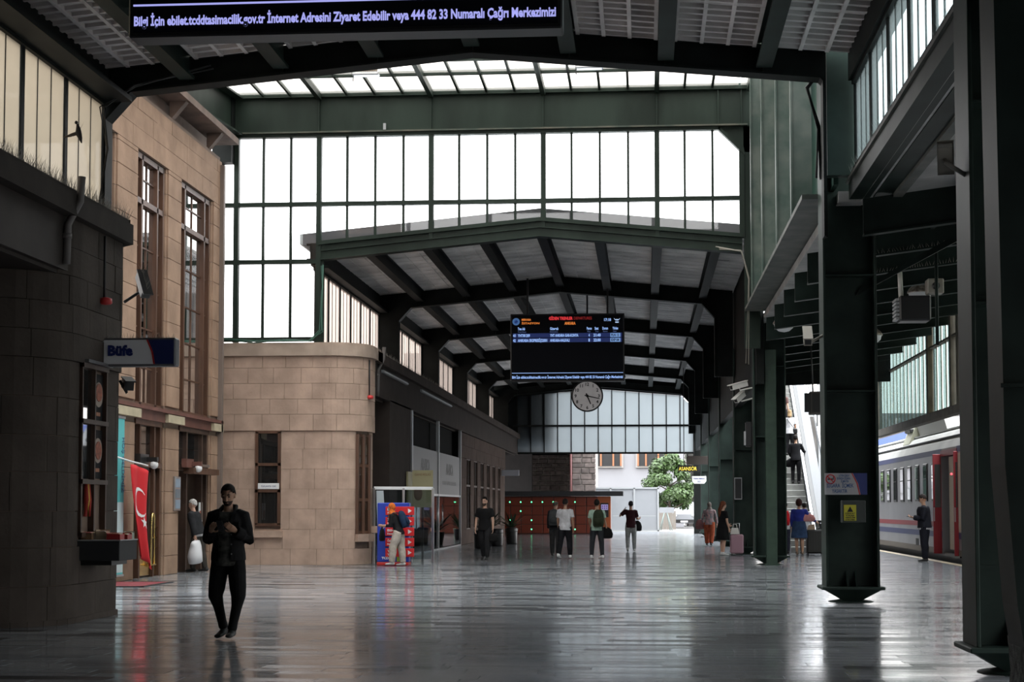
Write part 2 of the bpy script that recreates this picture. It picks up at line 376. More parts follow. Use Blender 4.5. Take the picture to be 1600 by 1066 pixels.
# tall station facade, set back on the far side of the crossing
FX = -10.6
ops = [(30.2, 32.4), (33.9, 36.0), (37.2, 39.9)]
b = MB()
ys = [27.6]+[v for o in ops for v in o]+[40.7]
for y0, y1 in zip(ys[0::2], ys[1::2]): b.box(FX-.04, y0+.02, 0, FX-1.0, y1-.02, 10.3)
for y0, y1 in ops: b.box(FX-.04, y0-.05, 9.07, FX-1.0, y1+.05, 10.3); b.box(FX-.1, y0-.05, 3.38, FX-.9, y1+.05, 3.6)
b.box(-12.5, 27.2, 0, FX-1.0, 27.6, 10.3); b.box(-11.75, 40.6, 0, -11.35, 43.0, 10.4)
facade = struct('wall_left', b, JOINT)
zs = [0, .42]+[.42+.475*i for i in range(1, 21)]
zs = [z for z in zs if z < 9.1]+[9.07]
for k, (y0, y1) in enumerate(zip(ys[0::2], ys[1::2])):
    pw = Path([(FX, y0-.0), (FX, y1)])
    # outer face is +X: path must run so that the normal (t.y,-t.x) points to +X
    w = y1-y0; inner = .08
    for z0, z1 in zip(zs, zs[1:]):
        if 3.36 < (z0+z1)/2 < 3.64: continue
        # the pier itself in one stone per course, with a stepped jamb stone on its near side and its far side
        piece('stone_block', (.3, w-2*inner, z1-z0-.007), STONEF, facade, (FX-.15, (y0+y1)/2, (z0+z1)/2), .008)
        for yy, sg in ((y0, 1), (y1, -1)):
            if (k == 0 and sg > 0) or (k == 3 and sg < 0): continue
            piece('jamb_stone', (.36, inner, z1-z0-.007), STONEF, facade, (FX-.22, yy+sg*inner/2, (z0+z1)/2), .008)
pw = Path([(FX, 27.6), (FX, 40.7)])
stones(facade, pw, [9.07, 9.5, 9.9, 10.2], 1.35, STONEF, seed=5, name='stone_block')
b = MB(); b.box(FX-.05, 27.5, 10.2, FX-.6, 40.7, 10.32); b.box(FX-.62, 27.5, 10.3, FX-.55, 41.5, 11.7); b.box(FX-.2, 27.5, 10.32, FX-.45, 36.5, 10.75); b.box(FX-.25, 27.5, 10.7, FX+.35, 41.0, 10.86)
for yy in (30.5, 33.3, 36.4, 39.6): b.prism([(FX-.1, 10.25), (FX+.28, 10.7), (FX-.1, 10.7)], 1, yy, yy+.22)
b.build('eaves', mat('weathered_eaves', (.17, .115, .09), .7, var=.35, scale=2), facade)
b = MB()  # brown string course over the doors, with pale caps on the piers
for y0, y1 in ops: b.box(FX+.02, y0, 3.37, FX-.2, y1, 3.60)
b.box(FX+.10, 27.6, 3.58, FX-.2, 40.75, 3.66)
b.build('string_course', BROWNTRIM, facade)
b = MB()
for y0, y1 in zip(ys[0::2], ys[1::2]): b.box(FX+.10, y0-.05, 3.38, FX-.2, min(y1+.05, 40.75), 3.56)
b.build('pier_caps', mat('yellowed_cap_stone', (.50, .43, .30), .8, var=.2, scale=3), facade)
b = MB(); b.box(FX-.02, 40.55, 0, FX+.10, 40.7, 10.1); b.build('downpipe', mat('grey_brown_pipe', (.18, .14, .12), .6), facade)
b = MB(); b.box(FX-1.2, 27.6, 0, FX-2.6, 42.9, .02); b.box(FX-3.0, 27.6, 0, FX-2.8, 42.9, 10.3); b.box(FX-3.0, 27.6, 10.2, FX-.9, 42.9, 10.4)
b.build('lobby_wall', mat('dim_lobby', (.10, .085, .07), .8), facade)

def tall_window(n, y0, y1):
    x = FX-.17; w = y1-y0; a, c = y0+.09, y1-.09; z0, z1 = 3.64, 9.03; b = MB()
    posts = [a, a+.38, c-.42, c]
    for i, p in enumerate(posts):
        q = .1 if i in (1, 2) else .08; b.box(x-.08, p-q/2, z0, x+.1, p+q/2, z1)
    for z in (z0+.04, 8.03, z1-.04): b.box(x-.08, a, z-.06, x+.10, c, z+.06)
    win = b.build('window_%d' % n, WOOD, None, 'structure', loc=(x, (y0+y1)/2, z0))
    bars = MB(); mid = (posts[1]+posts[2])/2
    bars.box(x-.03, mid-.018, z0, x+.03, mid+.018, z1)
    zb = [z0, 4.5, 5.35, 6.2, 7.08, 8.03, 8.55, z1]
    for z in zb[1:-1]: bars.box(x-.03, a, z-.016, x+.03, c, z+.016)
    bars.build('glazing_bar', WOOD, win)
    cols = [(posts[0], posts[1]), (posts[1], mid), (mid, posts[2]), (posts[2], posts[3])]
    for j, (p, q) in enumerate(cols):
        for za, zc in zip(zb, zb[1:]):
            piece('pane', (.012, q-p-.02, zc-za-.02), FACGLASS if j in (1, 2) else WOODGLASS, win, (x, (p+q)/2, (za+zc)/2), rot=(R.uniform(-.003, .003), 0, R.uniform(-.008, .008)))
FACGLASS = glass('sky_reflecting_pane', (.2, .2, .2), gl=5, dark=(.03, .03, .03))
WOODGLASS = glass('brown_reflecting_pane', (.2, .15, .1), gl=1.0, dark=(.05, .028, .018))
for n, (y0, y1) in enumerate(ops): tall_window(8+n, y0, y1)
def facade_door(n, y0, y1, opened=False):
    x = FX-.17; a, c = y0+.09, y1-.09; b = MB()
    for p in (a, (a+c)/2-.5, c-.42, c): b.box(x-.07, p-.05, 0, x+.1, p+.05, 3.38)
    for z in (2.42, 3.32): b.box(x-.07, a, z-.06, x+.14, c, z+.06)
    d = b.build('door_%d' % n, WOOD if not opened else DWOOD, None, 'structure', loc=(x, (y0+y1)/2, 0))
    cols = [(a, (a+c)/2-.5), ((a+c)/2-.5, c-.42), (c-.42, c)]
    for (p, q) in cols:
        for (z0, z1) in ((2.48, 2.86), (2.88, 3.27)):
            piece('pane', (.012, (q-p)/2-.04, z1-z0), DARKGLASS, d, (x, p+(q-p)*.25+.02, (z0+z1)/2)); piece('pane', (.012, (q-p)/2-.04, z1-z0), DARKGLASS, d, (x, p+(q-p)*.75-.02, (z0+z1)/2))
    if opened:
        m = MB(); m.box(x-.5, a+.1, .0, x-.45, a+.5, 2.3); m.build('door_leaf', DWOOD, d); return
    for (p, q) in cols[1:]:
        m = MB(); m.box(x-.03, p+.06, .02, x+.03, p+.16, 2.36); m.box(x-.03, q-.16, .02, x+.03, q-.06, 2.36); m.box(x-.03, p+.06, 2.26, x+.03, q-.06, 2.36); m.box(x-.03, p+.06, .02, x+.03, q-.06, .45)
        leaf = m.build('door_leaf', DWOOD, d)
        piece('pane', (.012, q-p-.34, 1.8), DARKGLASS, leaf, (x, (p+q)/2, 1.36))
        k = MB(); k.box(x+.03, p+.08, .04, x+.045, q-.08, .40); k.build('kick_plate', BRASS, leaf)
        if q-p > .6:
            h = MB(); yc = q-.28; h.tube([(x+.06, yc, .22), (x+.13, yc, .28), (x+.13, yc, 1.28), (x+.13, yc+.06, 1.36), (x+.13, yc+.16, 1.36), (x+.13, yc+.22, 1.28), (x+.13, yc+.22, .28), (x+.06, yc+.22, .22)], .024, 8); h.tube([(x+.13, yc-.14, .26), (x+.13, yc+.34, .26)], .022, 8)
            h.tube([(x+.13, yc, .84), (x+.13, yc+.22, .84)], .014, 6); h.build('brass_pull', BRASS, leaf, label='polished brass hooped pull handle')
        else:
            h = MB()
            for z in (.62, .84, 1.06): h.tube([(x+.06, p+.05, z), (x+.06, q-.05, z)], .014, 6)
            h.build('brass_bar', BRASS, leaf)
facade_door(1, *ops[1]); facade_door(2, *ops[2], opened=True); facade_door(3, *ops[0])

# far rounded block and the long side wall with shops
fp = Path([(-11.4, 42.7), (-8.3, 42.7)]+arc(-8.3, 43.7, 1.0, -90, 0, 10)[1:]+[(-7.3, 44.2)])
fs0 = 3.1; fe = 3.1+math.pi/2
b = MB(); core(b, fp, 0, 5.44); b.box(-11.3, 43, 0, -10.9, 44.2, 5.4); wall_far = struct('wall_left', b, JOINT)
hw = (1.25, 1.93, 1.02, 3.5); hs = (fs0+.86, fe-.02, .72, 3.45)
stones(wall_far, fp, [0, .42, .93, 1.46, 1.98, 2.5, 3.02, 3.50], .70, STONE, holes=[hw, hs], seed=11)
stones(wall_far, fp, [3.50, 3.93, 4.33, 4.74, 5.15, 5.46], .70, STONE, proud=.06, seed=12)
cornice('cornice', wall_far, [(-11.4, 42.55), (-8.3, 42.55)]+arc(-8.3, 43.7, 1.15, -90, 0, 10)[1:]+[(-7.15, 45)], 5.46, 5.74, mat('cornice_stone', (.40, .31, .25), .8, var=.2, scale=2))
b = MB(); b.box(-10.25, 42.58, .72, -9.4, 42.9, .88); b.build('window_sill', STONE, wall_far)
b = MB(); p0, p1 = fp.at(fs0+.80, .14), fp.at(fe+.0, .14); b.prism([fp.at(fs0+.84, .12), fp.at(fs0+1.2, .14), fp.at(fe+.02, .14), fp.at(fe+.02, -.1), fp.at(fs0+.84, -.1)], 2, .60, .80); b.build('window_sill', STONE, wall_far)
def panes_window(n, x0, x1, y, zs, m, fr=.05, gm=None, depth=.1):
    b = MB(); b.box(x0, y-depth/2, zs[0], x0+fr, y+depth/2, zs[-1]); b.box(x1-fr, y-depth/2, zs[0], x1, y+depth/2, zs[-1])
    for z in zs: b.box(x0, y-depth/2, z-fr/2, x1, y+depth/2, z+fr/2)
    w = b.build('window_%d' % n, m, None, 'structure', loc=((x0+x1)/2, y, zs[0]))
    for za, zc in zip(zs, zs[1:]): piece('pane', (x1-x0-2*fr, .012, zc-za-fr), gm or DARKGLASS, w, ((x0+x1)/2, y, (za+zc)/2))
    return w
w = panes_window(4, -10.14, -9.47, 42.69, [1.05, 1.93, 2.62, 3.47], WOOD, .075)
b = MB(); b.box(-10.06, 42.63, 1.98, -9.5, 42.645, 2.13); b.build('notice_strip', WHITE, w)
text('lettering', 'TOPLANMA YERİ', BLUE, w, (-9.98, 42.628, 2.03), width=.40, size=.06)
b = MB(); c0, c1 = fp.at(fs0+.9, .01), fp.at(fe-.04, .01)
for t in (0, .5, 1):
    q = (c0[0]+(c1[0]-c0[0])*t, c0[1]+(c1[1]-c0[1])*t); b.box(q[0]-.04, q[1]-.06, .8, q[0]+.04, q[1]+.06, 3.42)
for z in (.84, 1.7, 2.6, 3.4): b.prism([c0, c1, (c1[0]-.06, c1[1]+.06), (c0[0]-.06, c0[1]+.06)], 2, z-.04, z+.04)
w5 = b.build('window_5', WOOD, None, 'structure', loc=(c0[0], c0[1], .8))
for z0, z1 in ((.88, 1.66), (1.74, 2.56), (2.64, 3.36)):
    g = MB(); g.prism([c0, c1, (c1[0]-.012, c1[1]+.012), (c0[0]-.012, c0[1]+.012)], 2, z0, z1); g.build('pane', WOODGLASS, w5)

# long side wall: fascia, shop pillars, stone bays with dark windows
SX = -7.3
b = MB(); b.box(SX-.25, 44.2, 4.55, SX, 96, 5.44); b.box(-12, 44.2, 4.5, SX-.2, 96, 4.62)
b.box(SX-.8, 47.2, 0, SX, 51.5, 4.6); b.box(-12.1, 44.2, 0, -11.9, 96, 4.6); b.box(-11.9, 96, 0, -9.2, 96.2, 5.4)
wall_shop = struct('wall_left', b, FASCIA)
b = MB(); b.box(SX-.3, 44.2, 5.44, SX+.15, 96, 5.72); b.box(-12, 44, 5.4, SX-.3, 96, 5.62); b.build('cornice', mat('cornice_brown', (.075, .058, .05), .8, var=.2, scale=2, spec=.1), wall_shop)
spikes('bird_spikes', wall_shop, [(SX+.05, 44.3, 5.74), (SX+.05, 60, 5.74)], 300, .16, 4, .004)
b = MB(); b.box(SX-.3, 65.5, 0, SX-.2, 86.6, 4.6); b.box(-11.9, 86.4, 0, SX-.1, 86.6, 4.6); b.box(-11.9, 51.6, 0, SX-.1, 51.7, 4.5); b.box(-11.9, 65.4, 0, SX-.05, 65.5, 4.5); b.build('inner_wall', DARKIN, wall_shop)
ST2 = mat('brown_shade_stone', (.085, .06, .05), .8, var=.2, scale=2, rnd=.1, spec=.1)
pw = Path([(SX, 65.4), (SX, 86.6)])
wins = [(2.6+i*2.9, 4.1+i*2.9, .6, 3.5) for i in range(6)]
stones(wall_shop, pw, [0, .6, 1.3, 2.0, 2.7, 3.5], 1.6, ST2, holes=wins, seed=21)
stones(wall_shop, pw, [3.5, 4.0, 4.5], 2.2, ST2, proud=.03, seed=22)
for i, (a, c, z0, z1) in enumerate(wins):
    q = MB(); y0, y1 = 65.4+a, 65.4+c
    for yy in (y0, (y0+y1)/2, y1): q.box(SX-.1, yy-.05, z0, SX-.02, yy+.05, z1)
    for z in (z0, 2.4, z1): q.box(SX-.1, y0, z-.04, SX-.02, y1, z+.04)
    w = q.build('window_%d' % (20+i), DWOOD, None, 'structure', loc=(SX, (y0+y1)/2, z0))
    for yy in (y0+(y1-y0)*.25, y0+(y1-y0)*.75): piece('pane', (.012, (y1-y0)/2-.1, 1.76), DULLGLASS, w, (SX-.07, yy, 1.5)); piece('pane', (.012, (y1-y0)/2-.1, 1.02), DULLGLASS, w, (SX-.07, yy, 2.94))
# ---------------------------------------------------------------- steel halls
RX, EL, ER, SL = -2.7, -8.8, 3.4, .095      # ridge, eaves, roof slope
def zr(x, z): return z-SL*abs(x-RX)
PUR = [RX+1.53*k for k in range(-4, 5)]
NEARZ, FARZ = .16, 0.0
# one coffered panel, built once and shared: a plate with a grid of ribs below it
def coffer_mesh(ly=2.08, lx=1.27, nx=3, ny=7):
    b = MB(); b.box(-lx/2, -ly/2, .06, lx/2, ly/2, .09)
    for i in range(nx+1):
        x = -lx/2+.02+(lx-.04)*i/nx; b.box(x-.03, -ly/2, -.02, x+.03, ly/2, .06)
    for j in range(ny+1):
        y = -ly/2+.025+(ly-.05)*j/ny; b.box(-lx/2, y-.025, .0, lx/2, y+.025, .06)
    return b.mesh('coffered_panel', COFFER)
def fine_mesh(ly=2.08, lx=1.27, nx=3, ny=3):
    b = MB(); b.box(-lx/2, -ly/2, .04, lx/2, ly/2, .08)
    for i in range(nx+1):
        x = -lx/2+.012+(lx-.024)*i/nx; b.box(x-.012, -ly/2, .02, x+.012, ly/2, .04)
    for j in range(ny+1):
        y = -ly/2+.015+(ly-.03)*j/ny; b.box(-lx/2, y-.015, .025, lx/2, y+.015, .04)
    return b.mesh('coffered_panel', mat('coffer_plaster_pale', (.84, .82, .80), .8, var=.28, scale=1.0, rnd=.07))
COF, FINE = coffer_mesh(), fine_mesh()
def gable_deck(mb, y0, y1, z, t=.3):
    mb.prism([(EL-.25, zr(EL-.25, z)), (RX, z), (ER+.25, zr(ER+.25, z)), (ER+.25, zr(ER+.25, z)+t), (RX, z+t), (EL-.25, zr(EL-.25, z)+t)], 1, y0, y1)
def hall_roof(y0, y1, zb, rows, pm, solid_left=False):
    """deck, purlins and coffered panels between y0 and y1; zb = ridge level of the panels' underside"""
    b = MB(); gable_deck(b, y0, y1, zb+.10); c = struct('ceiling', b, [DECK])
    for k, x in enumerate(PUR):
        m = MB(); zt = zr(x, zb)+.12; m.box(x-.035, y0, zt-.42, x+.035, y1, zt); m.box(x-.125, y0, zt-.45, x+.125, y1, zt-.40); m.box(x-.125, y0, zt-.06, x+.125, y1, zt)
        m.build('purlin', DGREEN if pm is COF else BLACKST, c)
    for j in range(rows):
        for k in range(8):
            x = (PUR[k]+PUR[k+1])/2; y = y0+(y1-y0)*(j+.5)/rows
            place('coffered_panel', pm, c, (x, y, zr(x, zb)), (0, math.atan(SL)*(1 if x > RX else -1), 0))
    return c
c1 = hall_roof(15.3, 25.75, 9.12, 5, COF)
b = MB(); gable_deck(b, -9, 15.2, 9.2); struct('ceiling', b, DECK)
c2 = hall_roof(43.25, 53.5, 8.98, 5, FINE)
c3 = hall_roof(53.8, 64.0, 8.98, 5, FINE)
c4 = hall_roof(64.3, 74.5, 8.98, 5, FINE)
c5 = hall_roof(74.8, 85, 8.98, 5, FINE)
c6 = hall_roof(85.3, 94.6, 8.98, 4, FINE)
# roofing seen from outside through the glazed wall, with the raised ridge lantern
b = MB(); b.prism([(EL-.4, 8.55), (RX, 9.13), (ER+.3, 8.55), (ER+.3, 8.83), (RX, 9.42), (EL-.4, 8.83)], 1, 43.6, 96)
b.prism([(-5.2, 9.2), (.2, 9.2), (.2, 9.62), (RX, 9.78), (-5.2, 9.62)], 1, 52, 92)
struct('roof', b, ROOFTOP)
def frame(y, dz, label, chr_=.42, leg=(-8.85, -8.55), rleg=(2.55, 2.86), mt=DGREEN, t=.34, g=.40, spk=False, back=False):
    """portal frame: gabled web, flanges and chamfered haunches down to the clerestory sill"""
    z = 8.58+dz; th = thing('portal_frame', label, 'roof frame', (RX, y, 5.7), 'gabled portal frames across the hall')
    xl, xr = leg[1], rleg[0]; ch = .42
    low = [(leg[0], zr(leg[0], z)+g), (leg[0], 5.7), (xl, 5.7), (xl, zr(xl, z)-ch), (xl+ch, zr(xl+ch, z)), (RX, z), (xr-chr_, zr(xr-chr_, z)), (xr, zr(xr, z)-chr_), (xr, 5.7), (rleg[1], 5.7), (rleg[1], zr(rleg[1], z)+g), (RX, z+g)]
    b = MB(); b.prism(low, 1, y-.05, y+.05); b.build('web', mt, th)
    inner = low[2:9]; b = MB(); d = .035
    for (p, q) in zip(inner, inner[1:]):
        v = Vector((q[0]-p[0], q[1]-p[1])).normalized(); nrm = Vector((v.y, -v.x)); e0 = Vector(p)-v*.0; e1 = Vector(q)+v*.0
        b.prism([tuple(e0), tuple(e1), tuple(e1+nrm*d), tuple(e0+nrm*d)], 1, y-t/2, y+t/2)
    b.build('inner_flange', mt, th)
    b = MB(); b.prism([(leg[0], zr(leg[0], z)+g), (RX, z+g), (rleg[1], zr(rleg[1], z)+g), (rleg[1], zr(rleg[1], z)+g+.03), (RX, z+g+.03), (leg[0], zr(leg[0], z)+g+.03)], 1, y-t/2, y+t/2); b.build('outer_flange', mt, th)
    for x in PUR[1:-1]:
        b = MB(); b.box(x-.012, y-t/2+.02, zr(x, z)+.01, x+.012, y+t/2-.02, zr(x, z)+g); b.build('stiffener', mt, th)
    if spk: spikes('bird_spikes', th, [(EL, y-.14, zr(EL, z)+g+.02), (RX, y-.14, z+g+.02), (ER, y-.14, zr(ER, z)+g+.02)], 420, .10, 5, .004)
    return th
nf = frame(25.95, NEARZ, 'dark portal frame nearest in view, spiked against birds, under the coffered ceiling', leg=(-8.85, -8.66), chr_=.06, rleg=(2.83, 2.86), mt=BLACKST, spk=True)
LBL = ['second', 'third', 'fourth', 'fifth']
for i, y in enumerate((53.6, 64.1, 74.6, 85.1)):
    frame(y, -.06, 'dark portal frame of the far hall, %s behind the glazed wall' % ['first', 'second', 'third', 'fourth'][i], leg=(-8.75, -8.02), rleg=(2.3, 2.86), mt=BLACKST, g=.5)
frame(95, -.14, 'dark portal frame holding the frosted end glazing of the far hall', leg=(-8.75, -7.85), rleg=(2.55, 2.95), mt=BLACKST, g=.34)

# glazed gable wall over the far hall's mouth
GY = 43.0
b = MB()
def gz(x): return 9.03-SL*abs(x-RX)
XT = [-11.2, -10.78, -8.56, -5.57, -2.61, .36, 2.55]
XM = [-10.06, -9.32, -7.81, -7.06, -6.31, -4.83, -4.09, -3.35, -1.87, -1.13, -.39, 1.08, 1.80]
ZT = 11.36
def bot(x): return 5.9 if x <= -8.5 else gz(x)
def top(x): return ZT if x < 1.95 else ZT-(x-1.95)*1.0
for x in XT: b.box(x-.065, GY-.10, bot(x)-.05, x+.065, GY+.08, top(x)+.06)
for z in (9.52, 7.99, 5.93):
    x1 = 2.55 if z > 9 else -8.56; b.box(-11.2, GY-.09, z-.055, x1, GY+.06, z+.055)
b.box(-11.2, GY-.12, ZT-.05, 2.0, GY+.08, ZT+.07); b.prism([(1.95, ZT-.05), (2.62, ZT-.72), (2.62, ZT-.6), (1.95, ZT+.07)], 1, GY-.12, GY+.08)
b.prism([(-8.56, gz(-8.56)-.05), (RX, gz(RX)-.05), (2.55, gz(2.55)-.05), (2.55, gz(2.55)+.05), (RX, gz(RX)+.05), (-8.56, gz(-8.56)+.05)], 1, GY-.14, GY+.08)
win1 = b.build('window_1', GREEN, None, 'structure', loc=(-4, GY, 5.9))
for x in XM:
    m = MB(); m.box(x-.03, GY-.06, bot(x), x+.03, GY+.05, top(x)); m.build('mullion', GREEN, win1)
xs = sorted(XT+XM)
for x0, x1 in zip(xs, xs[1:]):
    zz = [9.57, ZT-.05] if x0 >= -8.6 else [5.98, 7.94]
    lv = [(9.57, None)] if x0 >= -8.6 else [(5.98, 7.94), (8.04, 9.47), (9.57, None)]
    if x0 >= -8.6: lv = [('g', 9.47), (9.57, None)]
    for (za, zc) in lv:
        a0 = gz(x0)+.05 if za == 'g' else za; a1 = gz(x1)+.05 if za == 'g' else za
        c0 = (top(x0)-.04 if zc is None else zc); c1 = (top(x1)-.04 if zc is None else zc)
        g = MB(); g.prism([(x0+.03, a0), (x1-.03, a1), (x1-.03, c1), (x0+.03, c0)], 1, GY-.006, GY+.006); g.build('pane', CLEAR, win1)
# green girders of the far gable and of the crossing
b = MB()
b.prism([(-8.5, gz(-8.5)-.05), (RX, gz(RX)-.05), (2.55, gz(2.55)-.05), (2.55, gz(2.55)-.46), (RX, gz(RX)-.46), (-8.5, gz(-8.5)-.46)], 1, GY-.05, GY+.05)
b.box(-8.62, GY-.06, 5.78, -8.42, GY+.05, gz(-8.5))
gg = b.build('gable_girder', GREEN, None, loc=(RX, GY, 8.4)); tag(gg, 'green gabled girder under the clear glazed wall at the mouth of the far hall', 'girder')
for zo, w_ in ((-.46, .17), (-.22, .11)):
    b = MB(); b.prism([(-8.5, gz(-8.5)+zo), (RX, gz(RX)+zo), (2.55, gz(2.55)+zo), (2.55, gz(2.55)+zo+.03), (RX, gz(RX)+zo+.03), (-8.5, gz(-8.5)+zo+.03)], 1, GY-w_, GY+w_); b.build('flange', GREEN, gg)
for x in XT[3:6]:
    b = MB(); b.box(x-.05, GY-.10, gz(x)-.22, x+.05, GY, gz(x)+.0); b.build('stiffener', GREEN, gg)
b = MB(); b.box(-10.85, GY-.05, 11.42, 3.0, GY+.08, 12.38)
cg = b.build('crossing_girder', GREEN, None, loc=(-4, GY, 11.4)); tag(cg, 'deep green plate girder between the tall glazing and the skylight', 'girder')
b = MB(); b.box(-10.85, GY-.2, 12.36, 2.7, GY+.12, 12.40); b.build('top_flange', GREEN, cg)
b = MB(); b.box(-10.85, GY-.2, 11.40, 2.7, GY+.12, 11.44); b.build('bottom_flange', mat('rusty_flange_edge', (.10, .095, .07), .6, col2=(.03, .045, .033), scale=2), cg)
for x in XT[2:]+[1.95]:
    b = MB(); b.box(x-.015, GY-.14, 11.44, x+.015, GY-.04, 12.36); b.build('stiffener', GREEN, cg)
b = MB(); b.prism([(1.98, 11.42), (2.66, 10.72), (3.0, 10.72), (3.0, 11.42)], 1, GY-.04, GY+.06); b.box(2.6, GY-.04, 5.6, 3.0, GY+.06, 11.4); b.build('corner_plate', GREEN, cg)
b = MB(); b.box(-6.83, GY-.2, 11.45, -6.76, GY-.13, 11.62); b.build('lamp_socket', GREYP, cg)
# side girder over the facade, sinking slightly towards the camera
b = MB(); y0, y1 = 36.2, 42.9; d0 = -.075*(y1-y0)
b.add([(-10.95, y0, 11.42+d0), (-10.85, y0, 11.42+d0), (-10.85, y0, 12.38+d0), (-10.95, y0, 12.38+d0), (-10.95, y1, 11.42), (-10.85, y1, 11.42), (-10.85, y1, 12.38), (-10.95, y1, 12.38)], [(0, 3, 2, 1), (4, 5, 6, 7), (0, 1, 5, 4), (1, 2, 6, 5), (2, 3, 7, 6), (3, 0, 4, 7)])
sg = b.build('side_girder', GREEN, None, loc=(-10.9, 34, 11)); tag(sg, 'green plate girder running along the top of the stone facade', 'girder')
b = MB(); b.box(-11.35, 42.55, 10.6, -10.83, 42.93, 12.36); b.build('corner_block', BLACKST, sg)
for zo in (11.38, 12.36):
    b = MB(); b.add([(-11.1, y0, zo+d0), (-10.6, y0, zo+d0), (-10.6, y0, zo+.05+d0), (-11.1, y0, zo+.05+d0), (-11.1, y1, zo), (-10.6, y1, zo), (-10.6, y1, zo+.05), (-11.1, y1, zo+.05)], [(0, 3, 2, 1), (4, 5, 6, 7), (0, 1, 5, 4), (1, 2, 6, 5), (2, 3, 7, 6), (3, 0, 4, 7)]); b.build('flange', GREEN, sg)
# skylight strip of the crossing roof and the opaque rest of it
def skylight(n, y0, y1, y2, z):
    b = MB(); XS = [-11.5, -8.56, -5.57, -2.61, .36, 2.75]
    for y in (y0, y1, y2): b.box(-11.5, y-.05, z-.06, 2.75, y+.05, z+.06)
    s = b.build('window_%d' % n, GREEN, None, 'structure', loc=(-4, y1, z))
    for x in XS:
        m = MB(); m.box(x-.06, y0, z-.16, x+.06, y2, z+.05); m.build('rafter', GREEN, s)
    xs = sorted(XS+XM+[-10.78, 2.5])
    for x in XM:
        m = MB(); m.box(x-.03, y0, z-.06, x+.03, y2, z+.04); m.build('mullion', GREEN, s)
    for x0, x1 in zip(xs, xs[1:]):
        for ya, yb in ((y0, y1), (y1, y2)):
            piece('pane', (x1-x0-.05, yb-ya-.1, .012), ROOFGLASS, s, ((x0+x1)/2, (ya+yb)/2, z))
skylight(2, 42.85, 41.0, 39.2, 12.45)
skylight(3, 38.6, 36.6, 34.8, 12.45)
skylight(17, 34.6, 32.6, 30.6, 12.45)
skylight(18, 30.4, 28.4, 26.5, 12.45)
b = MB(); b.box(-11.6, 38.65, 12.4, 3.4, 39.1, 12.6); b.prism([(-11.6, 12.4), (-4, 12.4), (3.4, 12.4), (3.4, 12.2), (-4, 12.2), (-11.6, 12.2)], 1, 38.9, 39.05)
struct('ceiling', b, mat('crossing_soffit', (.05, .075, .055), .7, var=.25, scale=1.2))
# glazed gable on the near side of the crossing, above the near roof (unseen twin of the far one, added to light the far block)
b = MB()
for x in [-11.2, -8.56, -5.57, -2.61, .36, 2.75]: b.box(x-.065, 26.3, 9.3, x+.065, 26.45, 12.4)
b.box(-11.2, 26.3, 9.2, 2.8, 26.45, 9.4); b.box(-11.2, 26.3, 11.4, 2.8, 26.45, 11.5); b.box(-11.2, 26.28, 12.2, 2.8, 26.48, 12.4)
w13 = b.build('window_13', GREEN, None, 'structure', loc=(-4, 26.4, 9.3))
for i in range(14): piece('pane', (.95, .012, 2.0), CLEAR, w13, (-10.7+i, 26.38, 10.4))
b = MB(); b.box(-11.2, 26.2, 8.0, -8.86, 26.45, 12.4); struct('wall_left', b, STONEF)

# right side of the crossing: ribbed green plate wall
b = MB(); b.box(3.0, 26.3, 6.6, 3.08, 43, 12.4); wr_ = struct('wall_right', b, LGREEN)
for y in (29.6, 32.9, 36.9, 40.6):
    m = MB(); m.box(2.64, y-.02, 6.65, 3.0, y+.02, 12.3); m.box(2.62, y-.08, 6.65, 2.65, y+.08, 12.3); m.build('rib', mat('worn_green_rib', (.11, .13, .11), .5, col2=(.04, .07, .055), scale=2), wr_)
b = MB(); b.box(2.6, 27.3, 6.56, 3.6, 43, 6.64); b.build('bottom_flange', mat('grey_dusty_flange', (.12, .12, .11), .6, col2=(.05, .06, .052), scale=2), wr_)
spikes('bird_spikes', wr_, [(2.66, 27.5, 6.64), (2.66, 43, 6.64)], 260, .10, 8, .004)
# right clerestory between the two nearest columns and behind
b = MB(); b.box(3.24, -9, 6.36, 3.55, 26.3, 6.62); b.box(3.6, -9, 6.36, 3.92, 26.3, 6.62); wr2 = struct('wall_right', b, DGREEN)
b = MB(); b.box(3.2, -9, 6.62, 3.95, 26.4, 6.67); b.build('sill_flange', mat('grey_dusty_flange', (.22, .22, .2)), wr2)
b = MB(); b.box(3.86, -9, 6.30, 4.0, 26.3, 6.36); b.build('bottom_flange', mat('grey_dusty_flange', (.12, .12, .11)), wr2)
spikes('bird_spikes', wr2, [(3.25, 14, 6.67), (3.25, 26.2, 6.67)], 420, .2, 9)
def clerestory(n, x, ys, z0, z1, gm, mt, sub=3, pw=.12, tw=.03):
    b = MB()
    for y in ys: b.box(x-.03, y-pw/2, z0, x+.03, y+pw/2, z1)
    for z in (z0, z1): b.box(x-.07, ys[0], z-.06, x+.07, ys[-1], z+.06)
    w = b.build('window_%d' % n, mt, None, 'structure', loc=(x, (ys[0]+ys[-1])/2, z0))
    for y0, y1 in zip(ys, ys[1:]):
        for i in range(sub):
            a = y0+pw/2+(y1-y0-pw)*i/sub; c = y0+pw/2+(y1-y0-pw)*(i+1)/sub
            if i: m = MB(); m.box(x-.01, a-tw/2, z0, x+.01, a+tw/2, z1); m.build('glazing_bar', mt, w)
            piece('pane', (.012, c-a-tw, z1-z0-.1), gm, w, (x, (a+c)/2, (z0+z1)/2))
    return w
clerestory(14, 3.32, [15.4+1.75*i for i in range(7)], 6.72, 8.16, COOLGLASS, BLACKST)
clerestory(15, -8.68, [15.3+1.75*i for i in range(7)], 5.75, 8.02, BEIGEGLASS, BLACKST)
